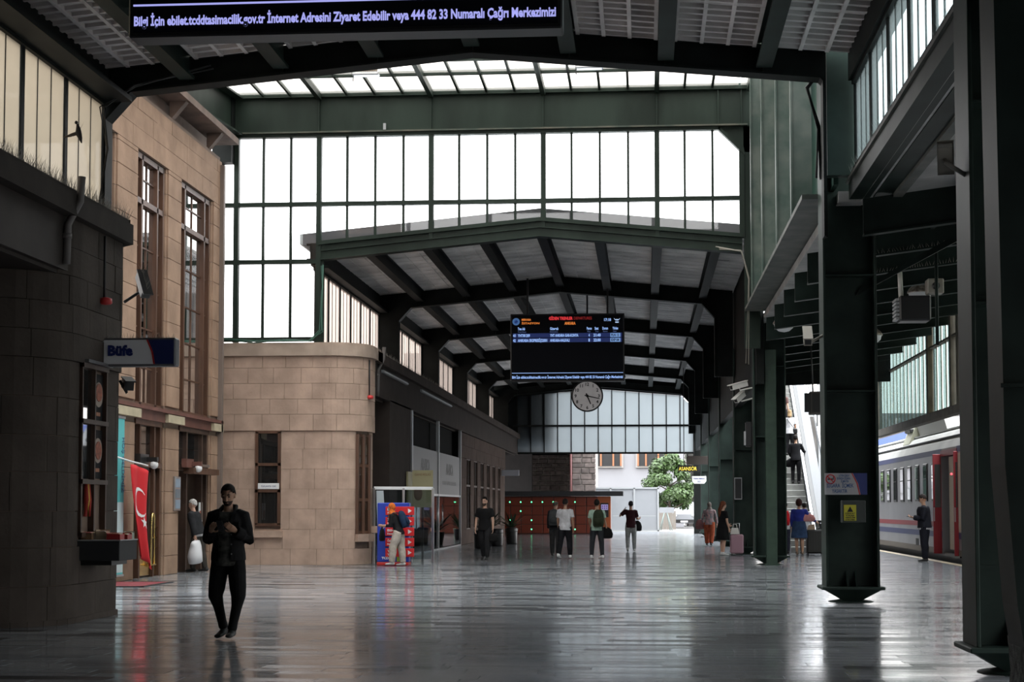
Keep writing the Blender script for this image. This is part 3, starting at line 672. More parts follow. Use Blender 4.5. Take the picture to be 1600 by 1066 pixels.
for i, y in enumerate((43.15, 53.6, 64.1, 74.6, 85.1)):
    clerestory(16+i+20, -8.68, [y+.05+1.73*k for k in range(7)], 5.75, 7.85, PINKGLASS, BLACKST)
b = MB(); b.box(-8.8, -9, 5.5, -8.6, 15.2, 8.2); b.box(-8.8, -9, 8.05, -8.62, 25.9, 8.6); b.box(-8.8, 43.1, 7.9, -8.62, 95, 8.5); struct('wall_left', b, BLACKST)
b = MB(); b.box(-8.75, 15.3, 8.02, -8.2, 25.8, 8.1); b.box(-8.75, 43.2, 7.85, -8.35, 95, 7.93); struct('trim_1', b, BLACKST)
b = MB(); b.box(3.2, -9, 8.16, 3.42, 25.9, 8.6); b.box(3.2, -9, 5.7, 3.42, 15.2, 8.1); b.box(2.9, 43.2, 4.7, 3.1, 95, 8.6); struct('wall_right', b, BLACKST); b = MB(); b.box(2.88, 26.05, 6.7, 3.69, 26.28, 9.6); b.box(3.0, 26.2, 9.2, 3.75, 26.5, 12.4); struct('wall_right', b, COLG)
# end glazing of the far hall
b = MB(); EY = 95.4; XE = [-8.1+.78*i for i in range(15)]
def ez(x): return 8.32-.085*abs(x-RX)-(max(0, x-2.25)+max(0, -7.5-x))*1.0
for z in (4.62, 6.2): b.box(-8.2, EY-.06, z-.05, 2.86, EY+.06, z+.05)
b.prism([(-8.2, ez(-8.2)), (-7.5, ez(-7.5)), (RX, ez(RX)), (2.25, ez(2.25)), (2.86, ez(2.86)), (2.86, 8.9), (-8.2, 8.9)], 1, EY-.06, EY+.1)
b.box(-8.8, EY-.05, 0, -8.1, EY+.2, 8.6); b.box(2.8, EY-.1, 0, 3.3, EY+.2, 8.6)
w12 = b.build('window_12', BLACKST, None, 'structure', loc=(-2.7, EY, 4.6))
for x0, x1 in zip(XE, XE[1:]):
    m = MB(); m.box(x0-.025, EY-.04, 4.62, x0+.025, EY+.04, ez(x0)); m.build('mullion', BLACKST, w12)
    for q in (0, 1):
        c0, c1 = (6.16, 6.16) if not q else (ez(x0)-.02, ez(x1)-.02); a = 4.66 if not q else 6.24
        g = MB(); g.prism([(x0+.02, a), (x1-.02, a), (x1-.02, c1), (x0+.02, c0)], 1, EY-.006, EY+.006); g.build('pane', ENDGLASS, w12)

# ---------------------------------------------------------------- steel columns of the right-hand row
def column(x, y, label, ztop, w=.84, d=.66, plate=.25, up=True, mt=None):
    t = thing('steel_column', label, 'column', (x, y, 0)); mt = mt or COLG; h = w/2
    b = MB(); b.box(x-h+.03, y-.03, plate, x+h-.03, y+.03, ztop); b.box(x-h+.03, y-d/2+.05, plate, x-h+.05, y+d/2-.05, ztop); b.build('web', mt, t)
    for s in (-1, 1):
        b = MB(); b.cbox(x+s*h-(.035 if s > 0 else 0), y-d/2, plate, x+s*h+(.035 if s < 0 else 0), y+d/2, ztop, .006); b.build('flange', mt, t)
    b = MB(); b.cbox(x-h-.07, y-d/2-.08, plate-.05, x+h+.07, y+d/2+.08, plate, .01); b.build('base_plate', mt, t)
    b = MB(); q = .15
    A = [(x-h-.02, y-d/2), (x+h+.02, y-d/2), (x+h+.02, y+d/2), (x-h-.02, y+d/2)]; B = [(x-q, y-.2), (x+q, y-.2), (x+q, y+.2), (x-q, y+.2)]
    b.loft([[(*p, .03) for p in B], [(*p, plate-.05) for p in A]], sm=False); b.build('rocker_foot', mt, t)
    b = MB(); b.lathe([(.36, 0), (.34, .015), (.24, .03), (.16, .04)], (x, y, 0), 20); b.build('floor_collar', mt, t)
    for s in (-.07, .07):
        b = MB(); b.prism([(y-.04, plate), (y-.24, plate), (y-.04, plate+.24)], 0, x+s-.015, x+s+.015); b.build('gusset', mt, t)
    for z in (.95, 3.35, 5.2):
        if z < ztop: b = MB(); b.box(x-h+.03, y-d/2+.04, z-.012, x+h-.03, y-.02, z+.012) if z > 3 else b.box(x-h+.03, y-.045, z-.02, x+h-.03, y-.03, z+.02); b.build('stiffener', mt, t)
    return t
k1 = column(3.37, 15.5, 'dark steel column nearest the camera with a light worn flange edge', 8.0)
k2 = column(3.27, 26.9, 'green steel column carrying the no smoking sign and a grey box', 8.6)
k3 = column(3.27, 44.0, 'green steel column beside the woman with the pink suitcase', 6.6)
b = MB(); b.box(3.14, 43.4, 0, 3.42, 43.66, 5.6); b.box(3.10, 43.38, 0, 3.46, 43.68, .05); b.build('front_post', mat('chipped_green_paint', (.028, .055, .036), .45, col2=(.017, .036, .025), scale=5), k3)
for i, y in enumerate((53.8, 64.2, 74.7, 85.2)):
    column(3.2, y, 'dark column in the far hall, %s beyond the post with the white cameras' % ['first', 'second', 'third', 'fourth'][i], 6.6, w=.7)
b = MB(); b.prism([(2.74, 0), (4.2, 0), (4.2, 5.7), (2.52, 5.7), (2.55, 1.8), (2.62, .8)], 1, 12.0, 12.5)
pier = b.build('steel_pier', DGREEN, None, loc=(3.4, 12.2, 0)); tag(pier, 'broad dark green steel pier cut off by the right edge of the view', 'pier')
b = MB(); b.prism([(2.64, 0), (4.2, 0), (4.2, .56), (2.66, .56), (2.68, .30)], 1, 11.95, 12.55); b.build('chipped_footing', mat('chipped_concrete', (.16, .165, .16), .9, var=.6, scale=14, bump=.8), pier)
b = MB(); b.box(2.52, 11.96, 2.35, 4.2, 12.0, 2.38); b.build('weld_seam', DGREEN, pier)
b = MB(); b.box(3.12, 11.7, 4.0, 3.2, 12.0, 5.2); b.build('cable_duct', mat('yellowed_duct', (.4, .36, .28), .6), pier)

# ---------------------------------------------------------------- platform aisle roof
def az(x): return 5.72+.13*(x-3.3)
b = MB(); b.prism([(3.45, az(3.45)+.62), (8.3, az(8.3)+.62), (8.3, az(8.3)+.85), (3.45, az(3.45)+.85)], 1, -9, 55)
b.box(3.1, 26.5, 6.36, 3.5, 55, 6.53); ais = struct('ceiling', b, mat('aisle_boarding', (.42, .42, .41), .8, var=.25, scale=1.5))
for i in range(20):
    y = 4.9+2.62*i
    if 7 < y < 25: continue
    q = 3.4 if y < 26.8 else 3.05; m = MB(); m.prism([(q, az(q)), (8.0, az(8.0)), (8.0, az(8)+.55), (q, az(q)+.55)], 1, y-.025, y+.025)
    m.prism([(q, az(q)-.03), (8.0, az(8.0)-.03), (8.0, az(8)+.0), (q, az(q)+.0)], 1, y-.10, y+.10); m.build('aisle_beam', DGREEN, ais)
for x in (4.9, 6.5):
    m = MB(); m.box(x-.03, -9, az(x)+.3, x+.03, 55, az(x)+.6); m.build('aisle_purlin', DGREEN, ais)
spikes('bird_spikes', ais, [(3.9, 28.4, az(3.9)), (7, 28.4, az(7)), (7, 31.0, az(7)), (3.9, 31.0, az(3.9))], 200, .1, 12, .004)
m = MB(); m.prism([(3.4, 4.9), (3.45, 5.0), (5.2, 5.98), (5.2, 5.86)], 1, 26.8, 26.95); m.build('knee_brace', DGREEN, ais)
m = MB(); m.tube([(5.05, 29, 6.0), (5.05, 29, 4.3)], .03, 6); m.build('drop_pipe', DGREEN, ais)
# ribbed glass skirt hanging over the platform edge
b = MB()
for y in (26.5, 32, 37.4, 42.7, 43.7, 47.2, 57.6): b.box(7.92, y-.14, 3.95, 8.12, y+.14, 6.9)
b.box(7.9, 20, 3.9, 8.14, 58, 4.12); b.box(7.92, 20, 6.72, 8.12, 58, 6.95); b.box(7.94, 20, 5.92, 8.1, 58, 5.97)
sk = b.build('window_11', mat('weathered_skirt_steel', (.10, .09, .07), .7, var=.3, scale=3), None, 'structure', loc=(8, 45, 3.9))
y = 26.6; i = 0
while y < 57.4:
    piece('pane', (.02, .33, 1.78), (SKIRTA, SKIRTB)[i % 2], sk, (8.02+.03*(i % 2), y+.18, 5.02), rot=(0, 0, .12*(1 if i % 2 else -1)))
    piece('pane', (.02, .33, .72), (SKIRTA, SKIRTB)[i % 2], sk, (8.02+.03*(i % 2), y+.18, 6.34), rot=(0, 0, .12*(1 if i % 2 else -1)))
    y += .36; i += 1
b = MB(); b.box(7.96, -9, 3.95, 8.06, 26.4, 6.95); struct('wall_right', b, DGREEN)  # unseen near skirt, made solid to keep daylight out of the near hall
b = MB(); b.prism([(3.5, 5.45), (8.0, 5.6), (8.0, 6.9), (3.5, 6.35)], 1, 54.6, 54.75); 
struct('trim_2', b, BLACKST)
# ---------------------------------------------------------------- outside: pavement, buildings, tree, cars
b = MB(); b.box(-30, 128, 0, 3.0, 140, 12); b.box(-30, 127.9, 2.6, 3.0, 128, 2.75); 
bl = thing('office_building', 'pale building with brown framed windows seen beyond the end of the hall', 'building', (-3, 128, 0))
PALE = mat('pale_render', (.22, .22, .235), .8, var=.05, scale=.4)
b.build('wall', PALE, bl)
OBW = mat('orange_brown_frame', (.30, .11, .05), .5)
for x0 in (-12.4, -8.2, -4.0, -.55):
    x1 = x0+2.25; b = MB(); b.box(x0-.12, 127.8, 4.55, x1+.12, 127.95, 6.9); f = b.build('window_surround', mat('window_surround', (.34, .32, .30), .8), bl)
    b = MB(); b.box(x0, 127.7, 4.68, x1, 127.82, 6.8); b.build('pane', BLACK, f)
    for k in range(3):
        for q in range(1, 3):
            pass
    for xx in (x0, x0+.6, x0+1.55, x1-.12): b = MB(); b.box(xx, 127.6, 4.68, xx+.12, 127.75, 6.8); b.build('window_post', OBW, f)
b = MB(); b.box(3.5, 134, 0, 30, 146, 9); dk = b.build('far_house', mat('dark_house_wall', (.09, .085, .08), .9, var=.4, scale=.5), None, loc=(14, 140, 0)); tag(dk, 'dark house wall behind the parked white van', 'building')
# rough stone gateway next to the lockers
ROCK = mat('rough_basalt', (.13, .105, .097), .9, var=.35, scale=5, rnd=.35, bump=.7)
def rock_pier(label, x0, x1, y, z1, seed):
    t = thing('stone_pier', label, 'stone wall', ((x0+x1)/2, y, 0)); b = MB(); b.box(x0+.05, y+.06, 0, x1-.05, y+(6.5 if seed == 2 else .9), z1); b.build('mortar', mat('grey_mortar', (.24, .22, .2), .9), t)  # corner pier's hidden core runs deep to keep side light off the wall
    RR = random.Random(seed); z = 0
    while z < z1-.05:
        h = RR.uniform(.24, .42); h = min(h, z1-z); x = x0
        while x < x1-.02:
            w = min(RR.uniform(.35, .8), x1-x); w = w if x1-x-w > .15 else x1-x; d = RR.uniform(0, .05)
            c = MB(); c.cbox(x+.02, y-d, z+.02, x+w-.02, y+.3, z+h-.02, .035); c.build('rough_stone', ROCK, t); x += w
        z += h
    return t
rock_pier('rough dark stone wall behind the lockers, in deep shade', -7.6, -4.7, 109.5, 5.2, 1)
rock_pier('rough stone corner pier in daylight at the right of the dark stone wall', -4.55, -3.05, 104.3, 5.2, 2)
b = MB(); b.tube([(-4.6, 104.1, 0), (-4.6, 104.1, 5.2)], .07, 8); tag(b.build('drainpipe', mat('dark_red_pipe', (.10, .03, .03), .5), None, loc=(-4.6, 104.1, 0)), 'dark red drainpipe on the rough stone pier', 'pipe')
b = MB(); b.box(-14, 106, 0, -7.2, 106.6, 5); b.box(-14, 95.8, 4.95, -5.0, 112, 10.5); b.box(-14, 104.2, 4.95, -3.4, 112, 9); struct('gate_wall_and_shade_mass', b, mat('dark_gate_and_shade_mass', (.014, .012, .012), .8, var=.3, scale=2))  # overhanging blocks added to shade the stone wall and darken the end glass
# hoarding panels
hd = thing('hoarding', 'row of pale grey hoarding panels beside the lockers', 'hoarding', (-1.2, 104.6, 0))
HP = mat('hoarding_panel', (.24, .25, .265), .6, var=.08, scale=.7)
for x0, x1 in ((-3.3, -2.14), (-2.14, -.65), (-.65, .84)): piece('panel', (x1-x0-.06, .05, 2.6), HP, hd, ((x0+x1)/2, 104.6, 1.36))
for x in (-3.3, -2.14, -.65, .84): b = MB(); b.box(x-.05, 104.5, 0, x+.05, 104.66, 2.72); b.build('post', GREYP, hd)
b = MB(); b.box(-3.35, 104.5, 2.66, .89, 104.66, 2.76); b.box(-3.35, 104.5, 0, .89, 104.66, .08); b.build('rail', GREYP, hd)
b = MB(); b.box(-2.0, 104.57, .95, .7, 104.6, .99); b.build('rubbing_strip', GREYP, hd)
# tree with its own leaf clumps
def tree(label, x, y, h, r, seed, name='broadleaf_tree', nl=2600, cz=.66, lc=(.07, .16, .035)):
    t = thing(name, label, 'tree', (x, y, 0)); RR = random.Random(seed); b = MB()
    b.tube([(x, y, 0), (x+.03, y, h*.25), (x-.05, y, h*.5), (x, y, h*.85)], [.11, .09, .06, .02], 8)
    for k in range(7):
        a = k*2.4; z = h*(.25+.07*k); b.tube([(x, y, z), (x+math.cos(a)*r*.5, y+math.sin(a)*r*.5, z+h*.12), (x+math.cos(a)*r*.8, y+math.sin(a)*r*.8, z+h*.18)], [.045, .03, .012], 6)
    b.build('trunk', mat('bark', (.10, .075, .055), .9), t); b = MB(); cl = []
    for k in range(44):
        a, e = RR.uniform(0, 6.28), RR.uniform(-.9, 1.0); q = RR.uniform(.45, 1.0); zz = h*cz+e*h*.36; rr = r*q*math.sqrt(max(.06, 1-(e*.9)**2))*(1 if e < .4 else .75); cl.append((x+math.cos(a)*rr, y+math.sin(a)*rr, zz, RR.uniform(.28, .5)*r*.55))
    for k in range(nl):
        c = RR.choice(cl); d = Vector((RR.gauss(0, 1), RR.gauss(0, 1), RR.gauss(0, .8))).normalized()*c[3]*RR.uniform(.55, 1.1); p = Vector(c[:3])+d
        n = (d.normalized()+Vector((0, 0, .6))+Vector((RR.uniform(-.5, .5),)*3)).normalized(); u = n.orthogonal().normalized(); w = n.cross(u); s_ = RR.uniform(.09, .17)
        a = RR.uniform(0, 6.28); u, w = u*math.cos(a)+w*math.sin(a), w*math.cos(a)-u*math.sin(a)
        b.add([p-u*s_, p+w*s_*.55, p+u*s_, p-w*s_*.55], [(0, 1, 2, 3)])
    b.build('foliage', mat('leaf_green_%d' % seed, lc, .55, col2=tuple(c*.45 for c in lc), scale=3), t, 'stuff'); return t
tree('bright green young tree in front of the pale building', 1.75, 118, 5.0, 2.1, 31, nl=9000, lc=(.055, .11, .022))
tree('dark green tree behind the parked white van', 4.6, 131, 8.0, 3.4, 32, nl=2600, lc=(.028, .05, .018))
# low picket and sign stand in front of the tree
pk = thing('picket_fence', 'low pale wooden picket screen below the tree', 'fence', (2.0, 112, 0))
for i in range(7): piece('picket', (.2, .04, 1.25), mat('pale_wood', (.17, .15, .13), .7), pk, (.72+.21*i, 112, .64))
b = MB(); b.box(.6, 112.03, .3, 2.1, 112.07, .4); b.box(.6, 112.03, .95, 2.1, 112.07, 1.05); b.build('rail', mat('pale_wood', (.17, .15, .13)), pk)
ea = thing('sign_stand', 'white folding sign stand left of the picket screen', 'stand', (1.35, 108, 0)); b = MB()
for s_ in (-1, 1): b.tube([(1.35+s_*.05, 107.95, 1.3), (1.35+s_*.42, 107.8, 0)], .03, 6); b.tube([(1.35+s_*.05, 108, 1.3), (1.35+s_*.3, 108.4, 0)], .03, 6)
b.build('leg', mat('green_grey', (.22, .27, .26), .5), ea); b = MB(); b.box(.95, 107.9, 1.15, 1.9, 107.95, 1.5); b.build('board', HP, ea)
def van(label, x, y, z0=0, white=(.26, .27, .29)):
    t = thing('van', label, 'van', (x, y, z0)); P = mat('van_paint_%d' % int(white[0]*100), white, .3)
    prof = [(y, .35), (y, 1.0), (y+.75, 1.12), (y+1.35, 1.85), (y+4.6, 1.9), (y+4.6, .35)]
    b = MB(); b.prism(prof, 0, x-.9, x+.9); b.build('body', P, t)
    b = MB(); b.add([(x-.76, y+.80, 1.18), (x+.76, y+.80, 1.18), (x+.68, y+1.30, 1.76), (x-.68, y+1.30, 1.76)], [(0, 1, 2, 3)]); b.build('windscreen', BLACK, t)
    b = MB(); b.box(x-.72, y-.05, .38, x+.72, y+.02, .62); b.build('grille', BLACK, t)
    for s_ in (-1, 1):
        b = MB(); b.ell((x+s_*.68, y, .88), (.17, .05, .10)); b.build('headlight', CHROME, t)
        b = MB(); b.ell((x+s_*1.0, y+.95, 1.22), (.11, .06, .09)); b.build('wing_mirror', BLACK, t)
        for yy in (y+.9, y+3.7): b = MB(); b.lathe([(.33, -.1), (.36, 0), (.33, .1)], (x+s_*.85, yy, .36), 16, 0); b.build('wheel', BLACK, t)
    b = MB(); b.box(x-.26, y-.06, .42, x+.26, y-.05, .54); b.build('number_plate', WHITE, t)
    return t
van('white van parked nose-on under the trees', 2.85, 121)
# ---------------------------------------------------------------- lockers
lk0, lk1, lky = -8.15, -1.9, 93.2
OR = mat('orange_brown_door', (.15, .027, .011), .45, rnd=.12); ORL = mat('bright_orange_side', (.27, .065, .018), .45)
LED = mat('green_locker_led', (.05, .6, .25), .5, emit=(.15, 1, .45), es=2.2)
nx = 9; w = (lk1-.75-lk0)/nx
cols_on = {(0, 0), (1, 0), (2, 0), (3, 0), (4, 0), (6, 0), (1, 1), (2, 2), (0, 3), (2, 3), (6, 3), (0, 2)}
b = MB(); b.box(lk0-.1, lky-.5, 2.14, -1.2, lky+1, 2.4); cn = b.build('locker_canopy', DGREY, None, loc=((lk0+lk1)/2, lky, 2.14)); tag(cn, 'flat dark canopy roof over the orange luggage lockers', 'canopy')
for i in range(nx):
    x0 = lk0+w*i; t = thing('luggage_locker', 'orange luggage locker column, %s from the left of its bank' % ['first', 'second', 'third', 'fourth', 'fifth', 'sixth', 'seventh', 'eighth', 'ninth'][i], 'locker', (x0+w/2, lky, 0), 'orange luggage lockers under the canopy')
    b = MB(); b.box(x0, lky+.02, 0, x0+w, lky+.9, 2.12); b.build('body', mat('locker_body', (.05, .015, .01), .5), t)
    for j in range(4):
        z1 = 2.08-j*.51; d = piece('door', (w-.04, .04, .48), OR, t, (x0+w/2, lky, z1-.25), .008)
        on = (i, j) in cols_on; k = MB(); r_ = .042 if on else .022; k.ell((x0+w-.03, lky-.03, z1-.28), (r_, .02, r_), 8, 6); k.build('lamp' if on else 'keyhole', LED if on else DGREY, d)
t = thing('locker_terminal', 'bright orange payment terminal with a screen at the right end of the lockers', 'terminal', (-2.28, lky, 0))
b = MB(); b.cbox(lk1-.74, lky, 0, lk1, lky+.9, 2.12, .01); b.build('housing', ORL, t)
b = MB(); b.box(lk1-.56, lky-.03, .95, lk1-.12, lky, 1.75); b.build('recess', BLACK, t)
b = MB(); b.box(lk1-.53, lky-.045, 1.36, lk1-.15, lky-.03, 1.66); sc = b.build('screen', mat('violet_screen', (.1, .08, .2), .4, emit=(.5, .42, .8), es=.6), t)
for i in range(6): b = MB(); b.box(lk1-.50+.12*(i % 3), lky-.052, 1.41+.12*(i//3), lk1-.42+.12*(i % 3), lky-.046, 1.49+.12*(i//3)); b.build('icon', mat('screen_icon', (.1, .05, .25), .4), sc)
b = MB(); b.tube([(lk1-.3, lky-.06, 1.05), (lk1-.3, lky-.06, 1.2)], .05, 8); b.build('handset', BLACK, t)
# ---------------------------------------------------------------- departure boards, clock, hanging signs
SCR = mat('dark_led_screen', (.006, .007, .011), .6, spec=.12); BLT = mat('blue_white_text', (.1, .15, .4), .5, emit=(.35, .55, 1.0), es=.85)
LAV = mat('lavender_text', (.2, .2, .4), .5, emit=(.42, .43, .95), es=.9); REDT = mat('red_text', (.4, .02, .02), .5, emit=(.75, .04, .05), es=.8); ORT = mat('orange_text', (.4, .1, .02), .5, emit=(.75, .22, .04), es=.8)
BAR = mat('blue_row_bar', (.01, .02, .1), .5, emit=(.012, .025, .12), es=.6)
def board(label, y, x0, x1, z0, z1, tm):
    w = x1-x0; h = z1-z0; t = thing('departure_board', label, 'departure board', ((x0+x1)/2, y, z0), 'departure boards hung across the hall')
    b = MB(); b.cbox(x0-.04, y, z0-.04, x1+.04, y+.28, z1+.04, .015); b.build('case', BLACK, t)
    b = MB(); b.box(x0, y-.006, z0, x1, y, z1); s_ = b.build('screen', SCR, t)
    X = lambda u: x0+u*w
    Z = lambda v: z1-v*h
    yy = y-.012
    text('lettering', 'Bilgi İçin ebilet.tcddtasimacilik.gov.tr İnternet Adresini Ziyaret Edebilir veya 444 82 33 Numaralı Çağrı Merkezimizi', tm, s_, (X(.004), yy, Z(.972)), width=w*.992, size=.118, bold=.004)
    b = MB(); b.box(X(.002), yy-.001, Z(.893), X(.998), yy, Z(.885)); b.build('rule_line', tm, s_)
    for i, r in enumerate((.315, .39)):
        b = MB(); b.box(X(.01), yy, Z(r+.03), X(.99), yy+.003, Z(r-.035)); b.build('row_bar', BAR, s_)
        row = (('41', 'YHT/81209', 'YHT ANKARA GAR-KONYA', '4', '21:40'), ('42', 'ANKARA EKSPRESİ(22001', 'ANKARA-HALKALI', '1', '22:00'))[i]
        for q, u, wd in zip(row, (.012, .055, .345, .69, .735), (.025, (.11, .265)[i], (.255, .175)[i], .012, .065)):
            text('lettering', q, BLT, s_, (X(u), yy, Z(r+.02)), width=w*wd, size=.125, bold=.005)
        b = MB(); b.box(X(.885), yy-.002, Z(r+.03), X(.975), yy, Z(r-.03)); q = b.build('status_box', mat('status_blue', (.05, .1, .2), .5, emit=(.2, .36, .7), es=.8), s_)
        text('lettering', ('PLN 12', 'EXP 04')[i], SCR, q, (X(.893), yy-.004, Z(r+.017)), width=w*.07, size=.11, bold=.004)
    for q, u, wd in (('Tren Adı', .055, .065), ('Güzergah', .345, .075), ('Peron', .675, .045), ('Saat', .745, .035), ('Durum', .815, .05), ('Yönlen', .905, .05)):
        text('lettering', q, BLT, s_, (X(u), yy, Z(.23)), width=w*wd, size=.12, bold=.004)
    for q, u, wd in (('Train Name', .055, .075), ('Destination', .345, .07), ('Plat.', .68, .03), ('Time', .75, .03), ('Status', .82, .04), ('Gate', .91, .03)):
        text('lettering', q, mat('dim_blue_text', (.05, .07, .2), .5, emit=(.12, .18, .4), es=.7), s_, (X(u), yy, Z(.268)), width=w*wd, size=.065)
    text('lettering', 'GİDEN TRENLER', REDT, s_, (X(.335), yy, Z(.075)), width=w*.215, size=.13, bold=.007); text('lettering', 'DEPARTURES', mat('dark_red_text', (.2, .01, .01), .5, emit=(.3, .02, .02), es=.8), s_, (X(.56), yy, Z(.075)), width=w*.16, size=.13)
    text('lettering', 'ANKARA', ORT, s_, (X(.475), yy, Z(.15)), width=w*.1, size=.12, bold=.006)
    text('lettering', '17:18', BLT, s_, (X(.83), yy, Z(.10)), width=w*.062, size=.12, bold=.004)
    text('lettering', 'MERHABA', ORT, s_, (X(.09), yy, Z(.085)), width=w*.085, size=.09, bold=.004); text('lettering', 'İSTASYON', ORT, s_, (X(.09), yy, Z(.14)), width=w*.16, size=.085, bold=.003)
    b = MB(); c = (X(.04), Z(.10)); b.lathe([(.033*w, 0), (.033*w, .004)], (c[0], yy, c[1]), 24, 1, sm=False); b.build('round_emblem', mat('emblem_blue', (.03, .06, .15), .5, emit=(.06, .14, .32), es=.8), s_)
    b = MB(); b.lathe([(.018*w, .006), (.018*w, .008)], (c[0], yy-.006, c[1]), 16, 1, sm=False); b.build('emblem_centre', BAR, s_)
    b = MB(); c = (X(.945), Z(.08)); k = w*.03
    for s2 in (-1, 1): b.prism([(c[0], c[1]-.25*k), (c[0]+s2*.95*k, c[1]+.45*k), (c[0]+s2*.75*k, c[1]+.1*k), (c[0]+s2*.35*k, c[1]-.3*k)][::s2], 1, yy-.002, yy)
    b.lathe([(.22*k, 0), (.22*k, .002)], (c[0], yy-.001, c[1]), 12, 1, sm=False); b.box(c[0]-.5*k, yy-.002, c[1]-.95*k, c[0]+.5*k, yy, c[1]-.6*k); b.build('winged_emblem', mat('emblem_white', (.3, .4, .6), .5, emit=(.5, .65, .95), es=.8), s_)
    for x in (x0+.5, x1-.5): b = MB(); b.box(x-.03, y+.08, z1, x+.03, y+.2, z1+1.2); b.build('hanger', BLACK, t)
    return t
board('large dark departure board nearest the camera, cut off by the top of the picture', 14.3, -4.55, -.74, 5.74, 7.95, LAV)
board('dark departure board hanging far off above the round clock', 52.8, -4.23, -.66, 5.56, 7.66, BLT)
t = thing('station_clock', 'round white station clock showing about a quarter past five', 'clock', (-1.92, 56, 4.75)); c = (-1.92, 56, 5.265)
b = MB(); b.lathe([(.02, .3), (.46, .28), (.53, .2), (.54, .0), (.50, -.02), (.485, .01)], c, 40, 1); b.build('rim', BLACK, t)
b = MB(); b.lathe([(.49, .0), (.49, .02)], (c[0], c[1]-.005, c[2]), 40, 1, sm=False); face = b.build('dial', mat('clock_dial', (.62, .61, .61), .5, col2=(.5, .49, .5), scale=3, emit=(.9, .86, .85), es=.13), t)
for i in range(12):
    a = math.pi/2-(i or 12)*math.pi/6; text('numeral', str(i or 12), BLACK, face, (c[0]+.395*math.cos(a), c[1]-.032, c[2]+.395*math.sin(a)-.05), size=.15, bold=.004, center=True)
def hand(a, l, w_, n):
    d = Vector((math.sin(math.radians(a)), 0, math.cos(math.radians(a)))); p = Vector((d.z, 0, -d.x)); o = Vector((c[0], c[1]-.045, c[2])); b = MB()
    q = [o-d*.09-p*w_, o+d*l-p*w_*.7, o+d*l+p*w_*.7, o-d*.09+p*w_]; b.loft([q, [v+Vector((0, -.012, 0)) for v in q]], sm=False); b.build(n, BLACK, face)
hand(157, .30, .025, 'hour_hand'); hand(103, .43, .019, 'minute_hand')
b = MB(); b.lathe([(.045, 0), (.045, -.03)], (c[0], c[1]-.03, c[2]), 14, 1); b.build('hub', BLACK, face)
b = MB(); b.tube([(c[0], c[1]+.12, c[2]+.5), (c[0], c[1]+.12, 8.95)], .03, 8); b.build('hanger', BLACK, t)
t = thing('led_sign', 'small black sign with glowing yellow letters ASANSÖR', 'sign', (2.1, 80, 3.2))
b = MB(); b.cbox(1.6, 80, 3.22, 2.62, 80.15, 3.52, .01); b.build('case', BLACK, t)
text('lettering', 'ASANSÖR', mat('yellow_led', (.6, .5, .1), .5, emit=(1, .72, .06), es=1.3), t, (1.64, 79.985, 3.27), width=.86, size=.25, bold=.0)
b = MB(); b.tube([(1.89, 80.08, 3.5), (1.89, 80.08, 8.3)], .02, 6); b.build('hanger', BLACK, t)
t = thing('hanging_sign', 'dim brown hanging sign above the yellow lettered one', 'sign', (2.66, 78, 3.5)); b = MB(); b.cbox(1.97, 78, 3.5, 3.3, 78.2, 3.9, .02); b.build('panel', mat('dim_brown_sign', (.035, .027, .023), .5), t); b = MB(); b.tube([(2.3, 78.1, 3.9), (2.3, 78.1, 5)], .02, 6); b.tube([(3.0, 78.1, 3.9), (3.0, 78.1, 4.75)], .02, 6); b.build('hanger', BLACK, t)
t = thing('hanging_sign', 'small white hanging sign with rounded lower corners below the yellow letters', 'sign', (2.7, 83, 2.9)); b = MB(); b.prism([(2.36, 3.05), (2.36, 2.8), (2.46, 2.68), (2.96, 2.68), (3.06, 2.8), (3.06, 3.05)], 1, 83, 83.1); b.build('panel', WHITE, t); b = MB(); b.tube([(2.9, 83.05, 3.0), (3.0, 83.05, 3.1), (3.1, 84.9, 3.1)], .02, 6); b.build('bracket', BLACK, t)
text('lettering', 'Yolcu Salonu', BLUE, t, (2.42, 82.99, 2.9), width=.56, size=.1, bold=.004); text('lettering', '22', BLUE, t, (2.62, 82.99, 2.74), width=.16, size=.12, bold=.004)
t = thing('hanging_sign', 'pale grey hanging sign in the shade over the far shop wall', 'sign', (-7, 84, 3.5)); b = MB(); b.cbox(-7.25, 84, 3.1, -6.35, 84.12, 3.4, .02); b.build('panel', mat('shade_sign', (.35, .36, .4), .5), t); b = MB(); b.box(-7.2, 83.99, 3.24, -6.45, 84, 3.26); b.build('stripe', GREYP, t)
t = thing('kiosk_sign', 'lit white and blue sign reading Büfe on the kiosk corner', 'sign', (-6.895, 22.080, 3.465))
b = MB(); b.cbox(-7.405, 22.080, 3.425, -6.365, 22.280, 3.815, .02); b.build('case', mat('sign_case', (.10, .10, .11), .5), t)
b = MB(); b.prism([(-7.375, 3.455), (-6.665, 3.455), (-6.695, 3.625), (-6.775, 3.785), (-7.375, 3.785)], 1, 22.065, 22.080); b.build('white_face', mat('sign_white', (.78, .79, .82), .4), t)
b = MB(); b.prism([(-6.645, 3.455), (-6.395, 3.455), (-6.395, 3.785), (-6.745, 3.785), (-6.675, 3.625)], 1, 22.064, 22.080); b.build('blue_face', mat('sign_blue', (.02, .03, .12), .4), t)
b = MB(); b.prism([(-6.670, 3.455), (-6.650, 3.455), (-6.680, 3.625), (-6.750, 3.785), (-6.770, 3.785), (-6.700, 3.625)], 1, 22.060, 22.080); b.build('red_line', RED, t)
text('lettering', 'Büfe', mat('sign_navy_text', (.015, .03, .16), .4), t, (-7.305, 22.058, 3.575), width=.35, size=.19, bold=.010)
b = MB(); b.box(-7.445, 22.130, 3.765, -7.245, 22.230, 3.805); b.build('bracket', DGREY, t)
